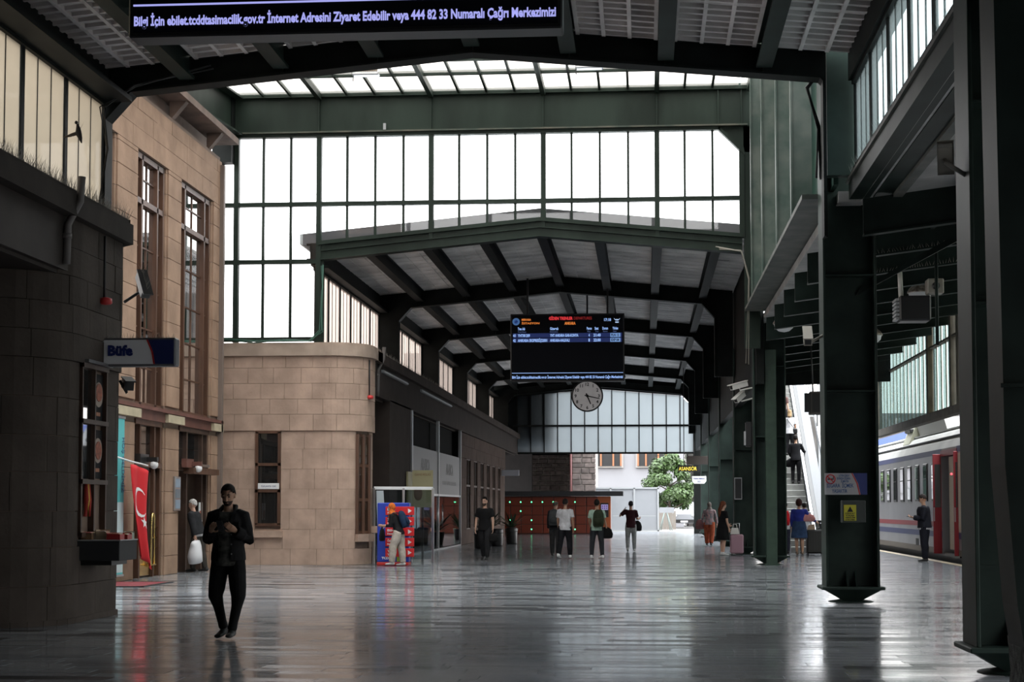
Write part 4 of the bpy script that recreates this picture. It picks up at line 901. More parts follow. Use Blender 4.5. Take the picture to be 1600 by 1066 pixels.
spikes('bird_spikes', t, [(-7.385, 22.180, 3.815), (-6.385, 22.180, 3.815)], 46, .09, 3, .003)
# ---------------------------------------------------------------- kiosk window, counter and goods
kw = MB(); wy0, wy1 = 21.24, 22.26
for y in (wy0, (wy0+wy1)/2, wy1-.04): kw.box(-7.445, y, 1.14, -7.365, y+.04, 3.4)
for z in (1.14, 1.84, 2.64, 3.38): kw.box(-7.465, wy0, z-.03, -7.345, wy1, z+.03)
w7 = kw.build('window_7', DWOOD, None, 'structure', loc=(-7.425, 21.7, 1.14))
for z0, z1 in ((1.88, 2.6), (2.68, 3.34)): piece('pane', (.012, .46, z1-z0), DARKGLASS, w7, (-7.425, 21.51, (z0+z1)/2))
for k, z in enumerate((2.98, 2.22)):
    b = MB(); b.box(-7.425, 21.78, z-.33, -7.415, 22.2, z+.33); p = b.build('poster', mat('black_poster', (.012, .012, .014), .6, spec=.1), w7)
    b = MB(); b.lathe([(.17, 0), (.17, .008)], (-7.410, 22.0, z+.05), 20, 0, sm=False); b.build('plate', mat('plate_beige', (.30, .24, .2), .5), p)
    b = MB(); b.lathe([(.125, 0), (.125, .008)], (-7.403, 22.0, z+(.08 if k == 0 else .05)), 16, 0, sm=False); b.build('food', mat('toast_red', (.32, .075, .03), .5, var=.5, scale=20), p)
    b = MB(); b.box(-7.411, 21.92, z-.24, -7.405, 22.08, z-.19); b.build('caption', mat('orange_brown_frame', (.3, .11, .05)), p)
b = MB(); b.box(-7.445, 21.3, 3.42, -7.305, 22.3, 3.46); b.build('strip_light', CHROME, w7)
t = thing('kiosk_counter', 'dark grey box counter jutting out below the kiosk window', 'counter', (-7.1, 21.7, .78)); b = MB(); b.cbox(-7.44, 21.3, .80, -6.86, 22.05, 1.06, .008); b.build('box', DGREY, t); b = MB(); b.box(-7.44, 21.35, .74, -6.98, 22.0, .8); b.build('underside', BLACK, t); b = MB(); b.box(-7.44, 21.3, 1.06, -6.85, 22.06, 1.075); b.build('counter_top', GREYP, t)
GOODS = [('red snack carton on the kiosk counter, nearest its front edge', (-6.98, 21.5), (.18, .2, .09), (.40, .03, .03)), ('red snack carton behind the front one on the kiosk counter', (-6.97, 21.76), (.2, .2, .08), (.34, .03, .03)), ('beige snack carton in the middle of the kiosk counter', (-7.17, 21.55), (.14, .18, .13), (.42, .33, .22)), ('brown biscuit box against the kiosk window', (-7.34, 21.5), (.14, .22, .11), (.22, .13, .07)), ('pale green sweets box at the far end of the kiosk counter', (-6.95, 21.97), (.12, .12, .10), (.30, .36, .28)), ('white carton against the kiosk window frame', (-7.3, 21.85), (.12, .16, .10), (.5, .48, .42))]
for k, (lb, (x, y), (dx, dy, dz), cc) in enumerate(GOODS):
    g = thing('snack_carton', lb, 'carton', (x, y, 1.075), 'goods on the kiosk counter'); M_ = mat('carton_%d' % k, cc, .4)
    b = MB(); b.box(x-dx/2, y-dy/2, 1.075, x+dx/2, y+dy/2, 1.08); b.box(x-dx/2, y-dy/2, 1.08, x-dx/2+.008, y+dy/2, 1.075+dz); b.box(x+dx/2-.008, y-dy/2, 1.08, x+dx/2, y+dy/2, 1.075+dz*.8); b.box(x-dx/2, y-dy/2, 1.08, x+dx/2, y-dy/2+.008, 1.075+dz*.8); b.box(x-dx/2, y+dy/2-.008, 1.08, x+dx/2, y+dy/2, 1.075+dz); b.build('tray', M_, g)
    for q in range(3): piece('packet', (dx*.8, dy*.24, dz*.8), mat('packet_%d' % ((k+q) % 4), [(.4, .1, .05), (.45, .35, .1), (.35, .3, .26), (.3, .04, .06)][(k+q) % 4], .35), g, (x, y-dy*.3+q*dy*.3, 1.082+dz*.42), .004, rot=(.1, 0, 0))
g = thing('scarf_bundle', 'bundle of red and yellow scarves hung in the kiosk window', 'scarf', (-7.43, 21.62, 1.6), None)
for k, cc in enumerate(((.42, .04, .03), (.5, .33, .05), (.42, .04, .03))): b = MB(); b.tube([(-7.41, 21.56+.05*k, 1.84), (-7.40, 21.55+.055*k, 1.6), (-7.41, 21.55+.06*k, 1.38)], [.02, .035, .028], 8); b.build('scarf_strand', mat('scarf_%d' % (k % 2), cc, .8), g)
# sprinkler pipe with red alarm, downpipe, camera on the kiosk wall
def alarm(label, x, y, z, zt):
    t = thing('alarm_sounder', label, 'alarm', (x, y, z)); b = MB(); b.tube([(x, y, zt), (x, y, z+.1)], .018, 8); b.build('conduit', BLACK, t); b = MB(); b.lathe([(.03, .1), (.085, .08), (.09, .02), (.07, 0)], (x+.02, y, z), 16); b.build('red_body', RED, t)
alarm('small red alarm at the foot of a black conduit on the kiosk wall', -7.33, 21.95, 4.26, 5.2)
alarm('small red alarm on the pale rounded corner block', -7.26, 43.4, 4.37, 5.4)
def downpipe(label, x, y, z0, z1):
    t = thing('downpipe', label, 'pipe', (x, y, z0)); b = MB(); b.tube([(x+.24, y, z1), (x+.22, y, z1-.32), (x+.07, y-.02, z1-.62), (x+.06, y-.02, z0)], .05, 10); b.build('pipe', mat('grey_brown_drain', (.15, .135, .13), .5), t); b = MB(); b.lathe([(.065, 0), (.065, .06)], (x+.06, y-.02, z1-.8), 10); b.build('collar', mat('grey_brown_drain', (.15, .135, .13)), t)
downpipe('kinked grey drainpipe at the end of the dark fascia over the kiosk', -7.44, 20.62, 4.62, 5.75)
downpipe('kinked drainpipe where the fascia meets the pale rounded block', -7.36, 45.0, 4.55, 5.9)
def cctv(label, p, d, arm, col=None, L=.34, spk=False):
    t = thing('security_camera', label, 'camera', p); p = Vector(p); d = Vector(d).normalized(); M_ = col or mat('camera_grey', (.35, .35, .34), .5); sd = d.cross(Vector((0, 0, 1))).normalized(); u = sd.cross(d)
    def bx(a0, a1, w_, h_, o=0): 
        q = MB(); R_ = []
        for a in (a0, a1): R_.append([p+d*a+sd*(sx*w_)+u*(sz*h_+o) for sx, sz in ((-1, -1), (1, -1), (1, 1), (-1, 1))])
        q.loft(R_, sm=False); return q
    bx(-L/2, L/2, .065, .07).build('housing', M_, t); bx(-L/2-.02, L/2+.07, .075, .01, .075).build('sun_shield', M_, t); bx(L/2, L/2+.006, .05, .05).build('lens', BLACK, t)
    q = MB(); q.tube([p-u*.07, p-u*.13, Vector(arm)], .022, 8); q.build('arm', M_, t)
    if spk: spikes('bird_spikes', t, [p-d*L/2+u*.09, p+d*L/2+u*.09], 14, .14, 5, .004)
cctv('dark spiked security camera on an arm at the kiosk eaves corner', (-7.22, 23.35, 4.72), (.35, -.5, -.75), (-7.45, 23.2, 4.45), mat('camera_dark', (.05, .05, .05), .5), .42, True)
cctv('small camera fixed below the kiosk sign', (-7.32, 23.0, 3.25), (.5, -.8, -.3), (-7.42, 22.95, 3.3), DGREY, .2)
cctv('grey box camera on the left flange of the column with the no smoking sign', (2.60, 26.6, 4.22), (-.05, -.9, -.5), (2.86, 26.7, 4.25), mat('camera_beige', (.30, .28, .24), .5), .42)
cctv('beige camera high on the column nearest the camera', (2.78, 15.4, 4.72), (.1, .5, -.85), (2.97, 15.4, 4.55), mat('camera_beige', (.3, .28, .24)), .24)
cctv('upper white camera on the column beside the pink suitcase', (2.50, 44.1, 4.72), (-.8, -.5, -.25), (2.86, 44.1, 4.66), mat('camera_white', (.72, .71, .68), .5), .5)
cctv('lower white camera on the column beside the pink suitcase', (2.52, 44.2, 4.42), (-.6, -.6, -.55), (2.86, 44.15, 4.38), mat('camera_white', (.72, .71, .68)), .36)
# floodlights under the skylight, globe lamps
for lb, x, y in (('floodlight fixture under the skylight, left of the two', -6.55, 38.4), ('floodlight fixture under the skylight, right of the two', -1.25, 38.2)):
    t = thing('floodlight', lb, 'floodlight', (x, y, 11.75), 'floodlights under the skylight'); b = MB(); b.cbox(x-.32, y-.12, 11.72, x+.32, y+.12, 11.80, .02); b.build('lamp_tray', CHROME, t)
    b = MB()
    for i in range(12): b.box(x-.30+.05*i, y-.12, 11.80, x-.285+.05*i, y+.12, 11.90)
    b.build('cooling_fins', mat('rusty_fins', (.34, .28, .22), .6), t); b = MB(); b.tube([(x, y, 11.9), (x, y, 12.45)], .025, 6); b.build('stem', BLACK, t); b = MB(); b.tube([(x-.3, y, 11.72), (x-.3, y, 11.6)], .012, 6); b.build('cable_tail', BLACK, t)
GL = mat('frosted_bowl', (.62, .63, .65), .35); MM = mat('mottled_metal_cap', (.42, .38, .32), .35, metal=.6, col2=(.12, .09, .07), scale=11)
for lb, x, y, z in (('frosted bowl lamp under the green wall, lower of the pair', 3.35, 40, 5.90), ('frosted bowl lamp under the green wall, upper of the pair', 3.36, 36.6, 5.98), ('frosted bowl lamp between the beams of the platform roof', 5.75, 35, 5.98), ('frosted bowl lamp half hidden behind the no smoking column', 5.35, 39.5, 5.55)):
    t = thing('bowl_lamp', lb, 'lamp', (x, y, z), 'bowl lamps along the platform'); b = MB(); b.lathe([(.02, -.20), (.13, -.175), (.215, -.10), (.24, 0), (.235, .02)], (x, y, z), 20); b.build('bowl', GL, t)
    b = MB(); b.lathe([(.262, -.005), (.262, .02), (.22, .09), (.13, .16), (.03, .18)], (x, y, z), 20); b.build('cap', MM, t); b = MB(); b.tube([(x, y, z+.17), (x, y, max(z+.3, az(x)+.05))], .02, 6); b.build('stem', BLACK, t)
t = thing('loudspeaker', 'dark box loudspeaker hanging in front of the escalator', 'loudspeaker', (4.35, 44.0, 4.2)); b = MB(); b.cbox(4.35, 44.0, 3.95, 4.78, 44.5, 4.55, .02); b.build('cabinet', mat('brown_cabinet', (.06, .05, .045), .6), t); b = MB(); b.box(4.2, 43.98, 4.0, 4.36, 44.0, 4.5); b.box(4.40, 43.99, 4.0, 4.73, 44.0, 4.5); b.build('grille', BLACK, t); b = MB(); b.tube([(4.45, 44.22, 4.5), (4.4, 44.22, 5.9)], .02, 6); b.build('hanger', BLACK, t)
t = thing('loudspeaker', 'black slatted speaker box hung from a pole between the platform beams', 'loudspeaker', (5.0, 31, 5.0)); b = MB(); b.cbox(4.72, 31, 4.95, 5.3, 31.5, 5.42, .03); b.build('cabinet', BLACK, t)
for i in range(6): b = MB(); b.box(4.66, 31.02, 4.98+.07*i, 4.72, 31.48, 5.02+.07*i); b.build('fin', GREYP, t)
b = MB(); b.tube([(4.78, 31.2, 5.4), (4.76, 31.2, 5.98)], .045, 8); b.build('pole', CREAM, t); b = MB(); b.cbox(5.22, 30.9, 5.44, 5.52, 31.2, 5.72, .02); b.build('horn_box', mat('camera_beige', (.3, .28, .24)), t); b = MB(); b.lathe([(.07, 0), (.07, -.02)], (5.37, 30.9, 5.58), 16, 1); b.build('horn', BLACK, t)
# no smoking sign and box on the column
t = thing('no_smoking_sign', 'white and blue no smoking sign on the green column', 'sign', (3.14, 26.54, 1.72))
yb = 26.54; b = MB(); b.box(2.84, yb, 1.70, 3.50, yb+.02, 2.04); b.build('board', mat('sign_board_white', (.46, .47, .49), .4), t)
b = MB(); b.prism([(3.40, 1.70), (3.50, 1.70), (3.50, 2.04), (3.28, 2.04), (3.36, 1.88)], 1, yb-.006, yb); b.build('blue_corner', BLUE, t)
b = MB(); b.prism([(3.375, 1.70), (3.392, 1.70), (3.352, 1.88), (3.272, 2.04), (3.255, 2.04), (3.335, 1.88)], 1, yb-.006, yb); b.build('red_line', RED, t)
b = MB()
for i in range(20):
    a0, a1 = 2*math.pi*i/20, 2*math.pi*(i+1)/20; b.prism([(2.93+r*math.cos(a), 1.945+r*math.sin(a)) for r, a in ((.062, a0), (.062, a1), (.078, a1), (.078, a0))], 1, yb-.006, yb)
b.prism([(2.87, 1.99), (2.885, 2.0), (2.985, 1.90), (2.975, 1.89)], 1, yb-.006, yb); b.build('prohibition_ring', RED, t)
b = MB(); b.box(2.885, yb-.004, 1.935, 2.965, yb, 1.955); b.box(2.968, yb-.004, 1.935, 2.98, yb, 1.985); b.build('cigarette_mark', BLACK, t)
SB = mat('sign_text_blue', (.05, .12, .30), .5)
for s_, x, z, w_, sz in (('LÜTFEN DİKKAT', 3.06, 1.985, .17, .05), ('BURADA SİGARA', 3.03, 1.94, .21, .05), ('İÇMEYİN', 3.09, 1.895, .12, .045), ('SİGARA  İÇMEK', 2.87, 1.815, .42, .085), ('YASAKTIR', 2.95, 1.73, .24, .08)): text('lettering', s_, SB, t, (x, yb-.008, z), width=w_, size=sz, bold=.001)
t = thing('switch_box', 'grey box with a yellow warning label on the green column', 'box', (3.28, 26.5, 1.25)); b = MB(); b.cbox(3.08, 26.42, 1.26, 3.46, 26.58, 1.61, .012); b.build('body', mat('box_green_grey', (.035, .045, .042), .5), t)
b = MB(); b.box(3.12, 26.412, 1.29, 3.31, 26.42, 1.54); lb_ = b.build('warning_label', mat('yellow_label', (.55, .52, .04), .5), t)
b = MB(); b.prism([(3.17, 1.43), (3.26, 1.43), (3.215, 1.515)], 1, 26.406, 26.412); b.prism([(3.20, 1.445), (3.23, 1.445), (3.215, 1.49)][::-1], 1, 26.404, 26.407); b.build('warning_triangle', BLACK, lb_)
for i, s_ in enumerate(('DİKKAT', 'YÜKSEK', 'GERİLİM', 'DOKUNMA')): text('lettering', s_, BLACK, lb_, (3.14, 26.408, 1.395-.033*i), width=.15, size=.03, bold=.001)
b = MB(); b.box(3.44, 26.40, 1.42, 3.45, 26.42, 1.45); b.build('lock', BLACK, t)
t = thing('notice_case', 'narrow framed notice case on the dark column behind the woman in black', 'notice', (2.75, 53.4, 1.8)); b = MB(); b.box(2.86, 53.40, 1.75, 3.10, 53.46, 2.45); b.build('frame', CHROME, t); b = MB(); b.box(2.88, 53.39, 1.78, 3.08, 53.4, 2.42); b.build('glass', DGREY, t)
t = thing('wall_lamp', 'small rectangular lamp on the column below the white cameras', 'lamp', (2.78, 44, 3.4)); b = MB(); b.cbox(2.66, 43.9, 3.1, 2.82, 44.2, 3.75, .02); b.build('housing', BLACK, t); b = MB(); b.box(2.62, 43.92, 3.14, 2.66, 44.18, 3.5); b.build('lens', GREYP, t)
# ---------------------------------------------------------------- facade: lamps, flag, banner, poster, mat
for lb, y, m_ in (('white globe lamp on a dark bracket above the flag', 34.35, BLACK), ('white globe lamp on a reddish bracket over the open door', 37.85, BROWNTRIM)):
    t = thing('globe_wall_lamp', lb, 'lamp', (FX+.2, y, 2.3), 'globe lamps over the facade doors'); b = MB(); b.box(FX, y-.5, 2.42, FX+.12, y+.1, 2.62); b.box(FX, y-.06, 2.46, FX+.34, y+.06, 2.56); b.build('bracket', m_, t); b = MB(); b.ell((FX+.26, y, 2.40), (.09, .09, .09), 16, 10); b.build('globe', mat('white_globe', (.75, .75, .76), .3), t)
t = thing('door_canopy', 'thin wooden canopy over the open station door', 'canopy', (FX+.1, 38.6, 2.3)); b = MB(); b.box(FX-.02, 37.6, 2.28, FX+.22, 39.9, 2.42); b.build('board', WOOD, t); b = MB(); b.box(FX+.02, 38.0, 2.46, FX+.14, 39.3, 2.52); b.build('closer_arm', CHROME, t)
def flag():
    t = thing('turkish_flag', 'long red flag with white crescent and star by the station door', 'flag', (FX+.35, 33.6, .5)); x = FX+.38; rows = []; N = 22
    for i in range(N+1):
        v = i/N; z = 2.36-1.86*v; sp = 1.02-.30*v; y0 = 32.35+.05*v+.75*v*v; row = []
        for k in range(13):
            u = k/12; row.append((x+.05*math.sin(u*9+v*3)*(.5+v*.6), y0+sp*u*1.15, z+(.03*math.sin(u*3.1)-.12*u if i == 0 else -.10*u*(1-v)-.3*u*v)))
        rows.append(row)
    def P(u, v):
        a = v*N; i = min(N-1, int(a)); f = a-i; c_ = u*12; k = min(11, int(c_)); g = c_-k
        q = [Vector(rows[i+di][k+dk]) for di in (0, 1) for dk in (0, 1)]; return q[0]*(1-f)*(1-g)+q[1]*(1-f)*g+q[2]*f*(1-g)+q[3]*f*g
    b = MB(); b.loft(rows, cap=False, closed=False); o = b.build('cloth', mat('flag_red', (.62, .012, .02), .7), t); m_ = o.modifiers.new('thick', 'SOLIDIFY'); m_.thickness = .006
    W_ = mat('flag_white', (.85, .85, .85), .7); off = Vector((.014, -.012, 0)); b = MB(); vs_ = []
    for i in range(13):
        a = math.radians(38+284*i/12); vs_.append(P(.50+.30*math.cos(a), .36+.155*math.sin(a))+off); a2 = math.radians(46+268*i/12); vs_.append(P(.56+.24*math.cos(a2), .36+.124*math.sin(a2))+off)
    b.add(vs_, [(2*i, 2*i+1, 2*i+3, 2*i+2) for i in range(12)]); b.build('crescent', W_, o)
    b = MB(); pts = [P(.62+(.13 if i % 2 == 0 else .05)*math.sin(i*math.pi/5), .56+(.068 if i % 2 == 0 else .027)*-math.cos(i*math.pi/5))+off for i in range(10)]; b.add([P(.62, .56)+off]+pts, [(0, i+1, (i+1) % 10+1) for i in range(10)]); b.build('star', W_, o)
    b = MB(); b.tube([(FX, 32.2, 2.55), (FX+.38, 32.3, 2.42), (FX+.38, 33.5, 2.36)], .018, 6); b.build('pole', WHITE, t)
flag()
t = thing('banner', 'tall turquoise banner hanging beside the kiosk corner', 'banner', (FX+.13, 31.5, .1)); b = MB(); b.box(FX+.12, 30.5, .15, FX+.14, 32.70, 3.3); b.build('cloth', mat('turquoise_cloth', (.10, .48, .50), .6), t); b = MB(); b.box(FX+.11, 30.45, 3.28, FX+.15, 32.74, 3.33); b.box(FX+.11, 30.45, .12, FX+.15, 32.74, .16); b.build('batten', CHROME, t); b = MB(); b.box(FX+.141, 31.9, .2, FX+.143, 32.68, 1.6); b.build('pale_field', mat('pale_field', (.55, .68, .70), .6), t); text('lettering', 'HOŞ GELDİNİZ', BLUE, t, (FX+.145, 32.55, 2.9), width=1.1, size=.25, rot=(math.pi/2, math.pi/2, math.pi/2))
t = thing('framed_notice', 'tall narrow framed timetable on the stone pier beside the open door', 'notice', (FX, 37, 1.5)); b = MB(); b.cbox(FX, 36.68, 1.42, FX+.05, 37.14, 2.2, .01); b.build('frame', CHROME, t)
for k in range(3): b = MB(); b.box(FX+.05, 36.73, 1.47+.24*k, FX+.056, 37.09, 1.67+.24*k); b.build('sheet', mat('sheet_%d' % (k % 2), [(.25, .33, .42), (.16, .2, .24)][k % 2], .4), t)
t = thing('door_mat', 'dark red mat lying on the marble in front of the facade', 'mat', (FX+.7, 31.9, 0)); b = MB(); b.cbox(FX+.05, 30.7, 0, FX+1.15, 32.6, .015, .004); b.build('pile', mat('dark_red_mat', (.20, .03, .04), .9), t); b = MB(); b.box(FX+.05, 30.68, 0, FX+1.2, 30.75, .017); b.box(FX+1.12, 30.68, 0, FX+1.2, 32.65, .017); b.build('rubber_edge', BLACK, t)
t = thing('waste_paper_notice', 'small white notice hung in the open doorway behind the old man', 'notice', (FX-.1, 39.2, 1.2)); b = MB(); b.box(FX-.1, 39.2, 1.15, FX-.08, 39.5, 1.62); b.build('sheet', WHITE, t); b = MB(); b.box(FX-.079, 39.23, 1.2, FX-.076, 39.47, 1.42); b.build('picture', mat('reddish_print', (.4, .12, .08), .6), t)
# bird in flight by the clerestory
t = thing('pigeon', 'dark pigeon in flight in front of the left clerestory windows', 'bird', (-8.2, 23.3, 6.95)); p = Vector((-8.2, 23.3, 6.95)); GB = mat('pigeon_dark', (.03, .03, .032), .8)
b = MB(); b.tube([p+Vector((-.02, 0, .13)), p+Vector((-.005, 0, .08)), p, p+Vector((.03, 0, -.08)), p+Vector((.05, 0, -.15))], [.012, .03, .048, .03, .008], 10); b.ell(p+Vector((-.03, -.01, .15)), (.026, .026, .026), 10, 6); b.build('body', GB, t)
for s_ in ((-.20, -.05, -.07), (.06, .04, .16)): b = MB(); q = Vector(s_); n_ = Vector((.03, 0, .06)); b.loft([[p+n_*.6, p+Vector((0, .01, 0)), p-n_*.6, p-Vector((0, .01, 0))], [p+q*.5+n_*.5, p+q*.5+Vector((0, .006, 0)), p+q*.5-n_*.5, p+q*.5-Vector((0, .006, 0))], [p+q+n_*.1, p+q+Vector((0, .002, 0)), p+q-n_*.1, p+q-Vector((0, .002, 0))]]); b.build('wing', mat('pigeon_wing', (.10, .085, .07), .8), t)
# cables
for lb, pts, r in (('green cable bundle draped along the foot of the tall glazing', [(-11.1, 42.5, 6.4), (-11.05, 42.45, 5.9), (-10.2, 42.5, 5.84), (-9.3, 42.55, 5.88), (-8.7, 42.6, 5.84), (-8.46, 42.75, 6.1), (-8.45, 42.8, 7.9)], .025), ('loose cables climbing the near portal frame leg', [(-8.5, 25.6, 5.6), (-8.6, 25.55, 6.3), (-8.52, 25.5, 7.2), (-8.6, 25.55, 7.9), (-8.1, 25.6, 8.22), (-6.9, 25.65, 8.5)], .02), ('black cables looping down beside the no smoking column', [(2.75, 26.1, 8.4), (2.62, 26.1, 8.1), (2.74, 26.15, 7.5), (2.78, 26.2, 6.7)], .035), ('pale conduit bundle on the far gable corner', [(1.9, 42.75, 8.2), (2.55, 42.75, 8.1), (2.68, 42.75, 7.4), (2.66, 42.75, 5.2)], .025)):
    t = thing('cable_bundle', lb, 'cable', pts[0])
    for k in range(3): b = MB(); R_ = random.Random(k); b.tube([Vector(p_)+Vector((R_.uniform(-.06, .06), R_.uniform(-.03, .03), R_.uniform(-.05, .05))) for p_ in pts], r*.6, 6); b.build('cable', mat('cable_green', (.03, .10, .07), .6) if 'green' in lb else (mat('pale_cable', (.3, .28, .24), .6) if 'pale' in lb else BLACK), t)
# ---------------------------------------------------------------- shops on the left of the far hall
t = thing('shop_front', 'glazed coffee shop front with two grey lettered panels', 'shop front', (SX, 58.4, 0))
for y0, y1 in ((51.7, 58.25), (58.45, 65.3)):
    piece('pane', (.02, y1-y0-.1, 1.85), SHOPGLASS, t, (SX, (y0+y1)/2, 1.0)); b = MB(); b.box(SX-.05, y0+.03, 1.97, SX, y1-.03, 3.46); q = b.build('sign_panel', mat('grey_sign_panel', (.20, .20, .205), .5), t)
    yc = (y0+y1)/2; text('lettering', 'ARABICA', mat('sign_dark_text', (.05, .05, .05), .5), q, (SX+.005, yc-1.15, 2.72), width=2.3, size=.55, bold=.02, rot=(math.pi/2, 0, math.pi/2)); text('lettering', 'COFFEE HOUSE & ROASTERY', mat('sign_dim_text', (.2, .2, .2), .5), q, (SX+.005, yc-2.2, 2.32), width=4.4, size=.22, rot=(math.pi/2, 0, math.pi/2))
    b = MB(); b.box(SX-.35, y0, 3.46, SX-.3, y1, 4.55); b.build('upper_panel', DARKIN, t)
for y in (51.6, 58.35, 65.4): b = MB(); b.box(SX-.06, y-.06, 0, SX+.05, y+.06, 4.55); b.build('post', CHROME, t)
b = MB(); b.box(SX-.04, 51.6, 1.90, SX+.04, 65.4, 1.97); b.box(SX-.04, 51.6, 0, SX+.04, 65.4, .05); b.build('rail', CHROME, t)
for y in (52.2, 57.7, 59): b = MB(); b.tube([(SX+.09, y, .8), (SX+.09, y, 1.6)], .02, 8); b.build('pull_handle', CHROME, t)
t = thing('coffee_counter', 'curved reddish brown coffee counter behind the shop glass', 'counter', (-9.6, 57.5, 0)); b = MB(); pth = Path([(-11.6, 55.0), (-9.0, 55.0)]+arc(-9.0, 55.8, .8, -90, 0, 6)[1:]+[(-8.2, 63.5)]); core(b, pth, 0, 1.45, off=0, thick=.5); b.build('front', mat('red_brown_wood', (.20, .05, .025), .5, var=.2, scale=2), t); b = MB(); core(b, pth, 1.45, 1.52, off=.08, thick=.6); b.build('counter_top', DWOOD, t)
text('lettering', 'ARABICA', WHITE, t, (-8.19, 57.0, 1.0), width=1.5, size=.3, bold=.01, rot=(math.pi/2, 0, math.pi/2)); text('lettering', 'Taze', WHITE, t, (-8.19, 57.4, .65), width=.7, size=.2, bold=.008, rot=(math.pi/2, 0, math.pi/2))
t = thing('glass_screen', 'pale framed glass wind screen behind the blue ticket totem', 'screen', (-6.7, 44.4, 0)); xa, xb, ya, yb2 = -7.24, -5.75, 44.1, 44.9
def lerp(u, z, o=0): return (xa+(xb-xa)*u, ya+(yb2-ya)*u+o, z)
for u in (0, .5, 1): b = MB(); q = lerp(u, 0); b.box(q[0]-.03, q[1]-.03, 0, q[0]+.03, q[1]+.03, 2.02); b.build('post', CHROME, t)
b = MB(); b.prism([lerp(0, 0)[:2], lerp(1, 0)[:2], lerp(1, 0, .05)[:2], lerp(0, 0, .05)[:2]], 2, 1.98, 2.06); b.build('top_rail', WHITE, t)
for u0, u1 in ((.03, .48), (.52, .97)): b = MB(); b.prism([lerp(u0, 0)[:2], lerp(u1, 0)[:2], lerp(u1, 0, .015)[:2], lerp(u0, 0, .015)[:2]], 2, .1, 1.97); b.build('pane', MIRROR, t)
b = MB(); b.add([lerp(.06, .95, -.02), lerp(.2, .95, -.02), lerp(.16, 1.95, -.02), lerp(.04, 1.95, -.02)], [(0, 1, 2, 3)]); b.build('sticker', mat('pale_sticker', (.42, .47, .50), .5), t)
t = thing('poster_stand', 'tall cream poster on the dark pillar behind the glass screen', 'poster', (-6.9, 47.4, 1.7)); b = MB(); b.box(-7.28, 50.4, 1.55, -7.22, 51.4, 2.6); b.box(-6.75, 48.0, 1.5, -6.15, 48.06, 2.58); b.build('panel', mat('cream_poster', (.42, .38, .22), .6), t); b = MB(); b.ell((-6.58, 47.99, 1.9), (.13, .01, .2)); b.build('picture', mat('brown_print', (.2, .1, .04), .6), t); b = MB(); b.box(-6.48, 47.99, 0, -6.42, 48.07, 1.5); b.build('post', DGREY, t)
text('lettering', 'KAHVE MOLASI', mat('brown_print', (.2, .1, .04)), t, (-6.68, 47.99, 2.42), width=.46, size=.1)
t = thing('ticket_totem', 'blue and red ticket information totem beside the woman in the orange scarf', 'totem', (-6.3, 43.0, 0)); x0, x1, y_ = -6.93, -6.22, 42.75
b = MB(); b.cbox(x0, y_, .08, x1+.12, y_+.34, 1.62, .02); b.build('body', mat('totem_blue', (.018, .05, .42), .4), t); b = MB(); b.cbox(x0, y_-.06, 0, x1+.12, y_+.4, .08, .01); b.build('base', RED, t)
for i in range(5):
    z = 1.30-i*.27; b = MB(); b.cbox(x0+.22, y_-.03, z, x1+.26, y_, z+.22, .006); q = b.build('red_panel', mat('totem_red', (.62, .02, .025), .4), t)
    b = MB(); b.prism([(x1+.10, z+.05), (x1+.20, z+.11), (x1+.10, z+.17)], 1, y_-.036, y_-.03); b.build('arrow', WHITE, q)
    text('lettering', ('Bilet', 'İade', 'Bilgi', 'Ödeme', 'YHT')[i], WHITE, q, (x0+.27, y_-.035, z+.12), width=.2, size=.08, bold=.003); text('lettering', ('Satış', 'Değişim', 'Danışma', 'Noktası', 'Turu')[i], WHITE, q, (x0+.27, y_-.035, z+.04), width=.22, size=.06, bold=.002)
text('lettering', 'TCDD', WHITE, t, (x0+.12, y_-.008, .16), width=.26, size=.08, bold=.004)
b = MB(); b.box(x0+.52, y_-.02, .1, x0+.63, y_, .62); b.build('green_strip', mat('lime_strip', (.25, .36, .04), .5), t)
b = MB(); b.box(SX-.02, 43.9, .82, SX+.32, 44.05, 1.0); tag(b.build('stone_shelf', STONE, None, loc=(SX, 44, .8)), 'short stone shelf jutting from the corner of the pale block', 'shelf')
for i in range(3):
    t = thing('waste_bin', 'dark cylindrical bin, %s in the row behind the man in black' % ['first', 'second', 'third'][i], 'bin', (-5.9+.75*i, 60+3*i, 0), 'bins by the shop wall'); x, y = -5.95+.25*i, 60+4*i; t.location = (x, y, 0); ORG[t.name] = Vector((x, y, 0)); b = MB(); b.lathe([(.20, 0), (.22, .05), (.24, .62), (.22, .66), (.17, .68)], (x, y, 0), 18); b.build('body', BLACK, t); b = MB(); b.lathe([(.245, .5), (.245, .53)], (x, y, 0), 18); b.build('band', DGREY, t)
def potted(label, x, y, seed):
    t = thing('potted_palm', label, 'plant', (x, y, 0)); b = MB(); b.lathe([(.22, 0), (.3, .5), (.32, .52), (.28, .5)], (x, y, 0), 16); b.build('pot', BLACK, t); RR = random.Random(seed); b = MB()
    for k in range(30):
        a = RR.uniform(0, 6.28); l = RR.uniform(.5, 1.2); e = RR.uniform(.5, 1.4); d = Vector((math.cos(a)*math.cos(e), math.sin(a)*math.cos(e), math.sin(e))); o = Vector((x, y, .5)); sd = Vector((-math.sin(a), math.cos(a), 0)); pts = [o+d*l*q+Vector((math.cos(a), math.sin(a), -.6))*.25*q*q for q in (0, .35, .7, 1)]
        b.add([pts[0]-sd*.01, pts[0]+sd*.01, pts[1]-sd*.05, pts[1]+sd*.05, pts[2]-sd*.04, pts[2]+sd*.04, pts[3]], [(0, 1, 3, 2), (2, 3, 5, 4), (4, 5, 6)])
    b.build('foliage', mat('dark_palm', (.02, .04, .018), .5), t, 'stuff')
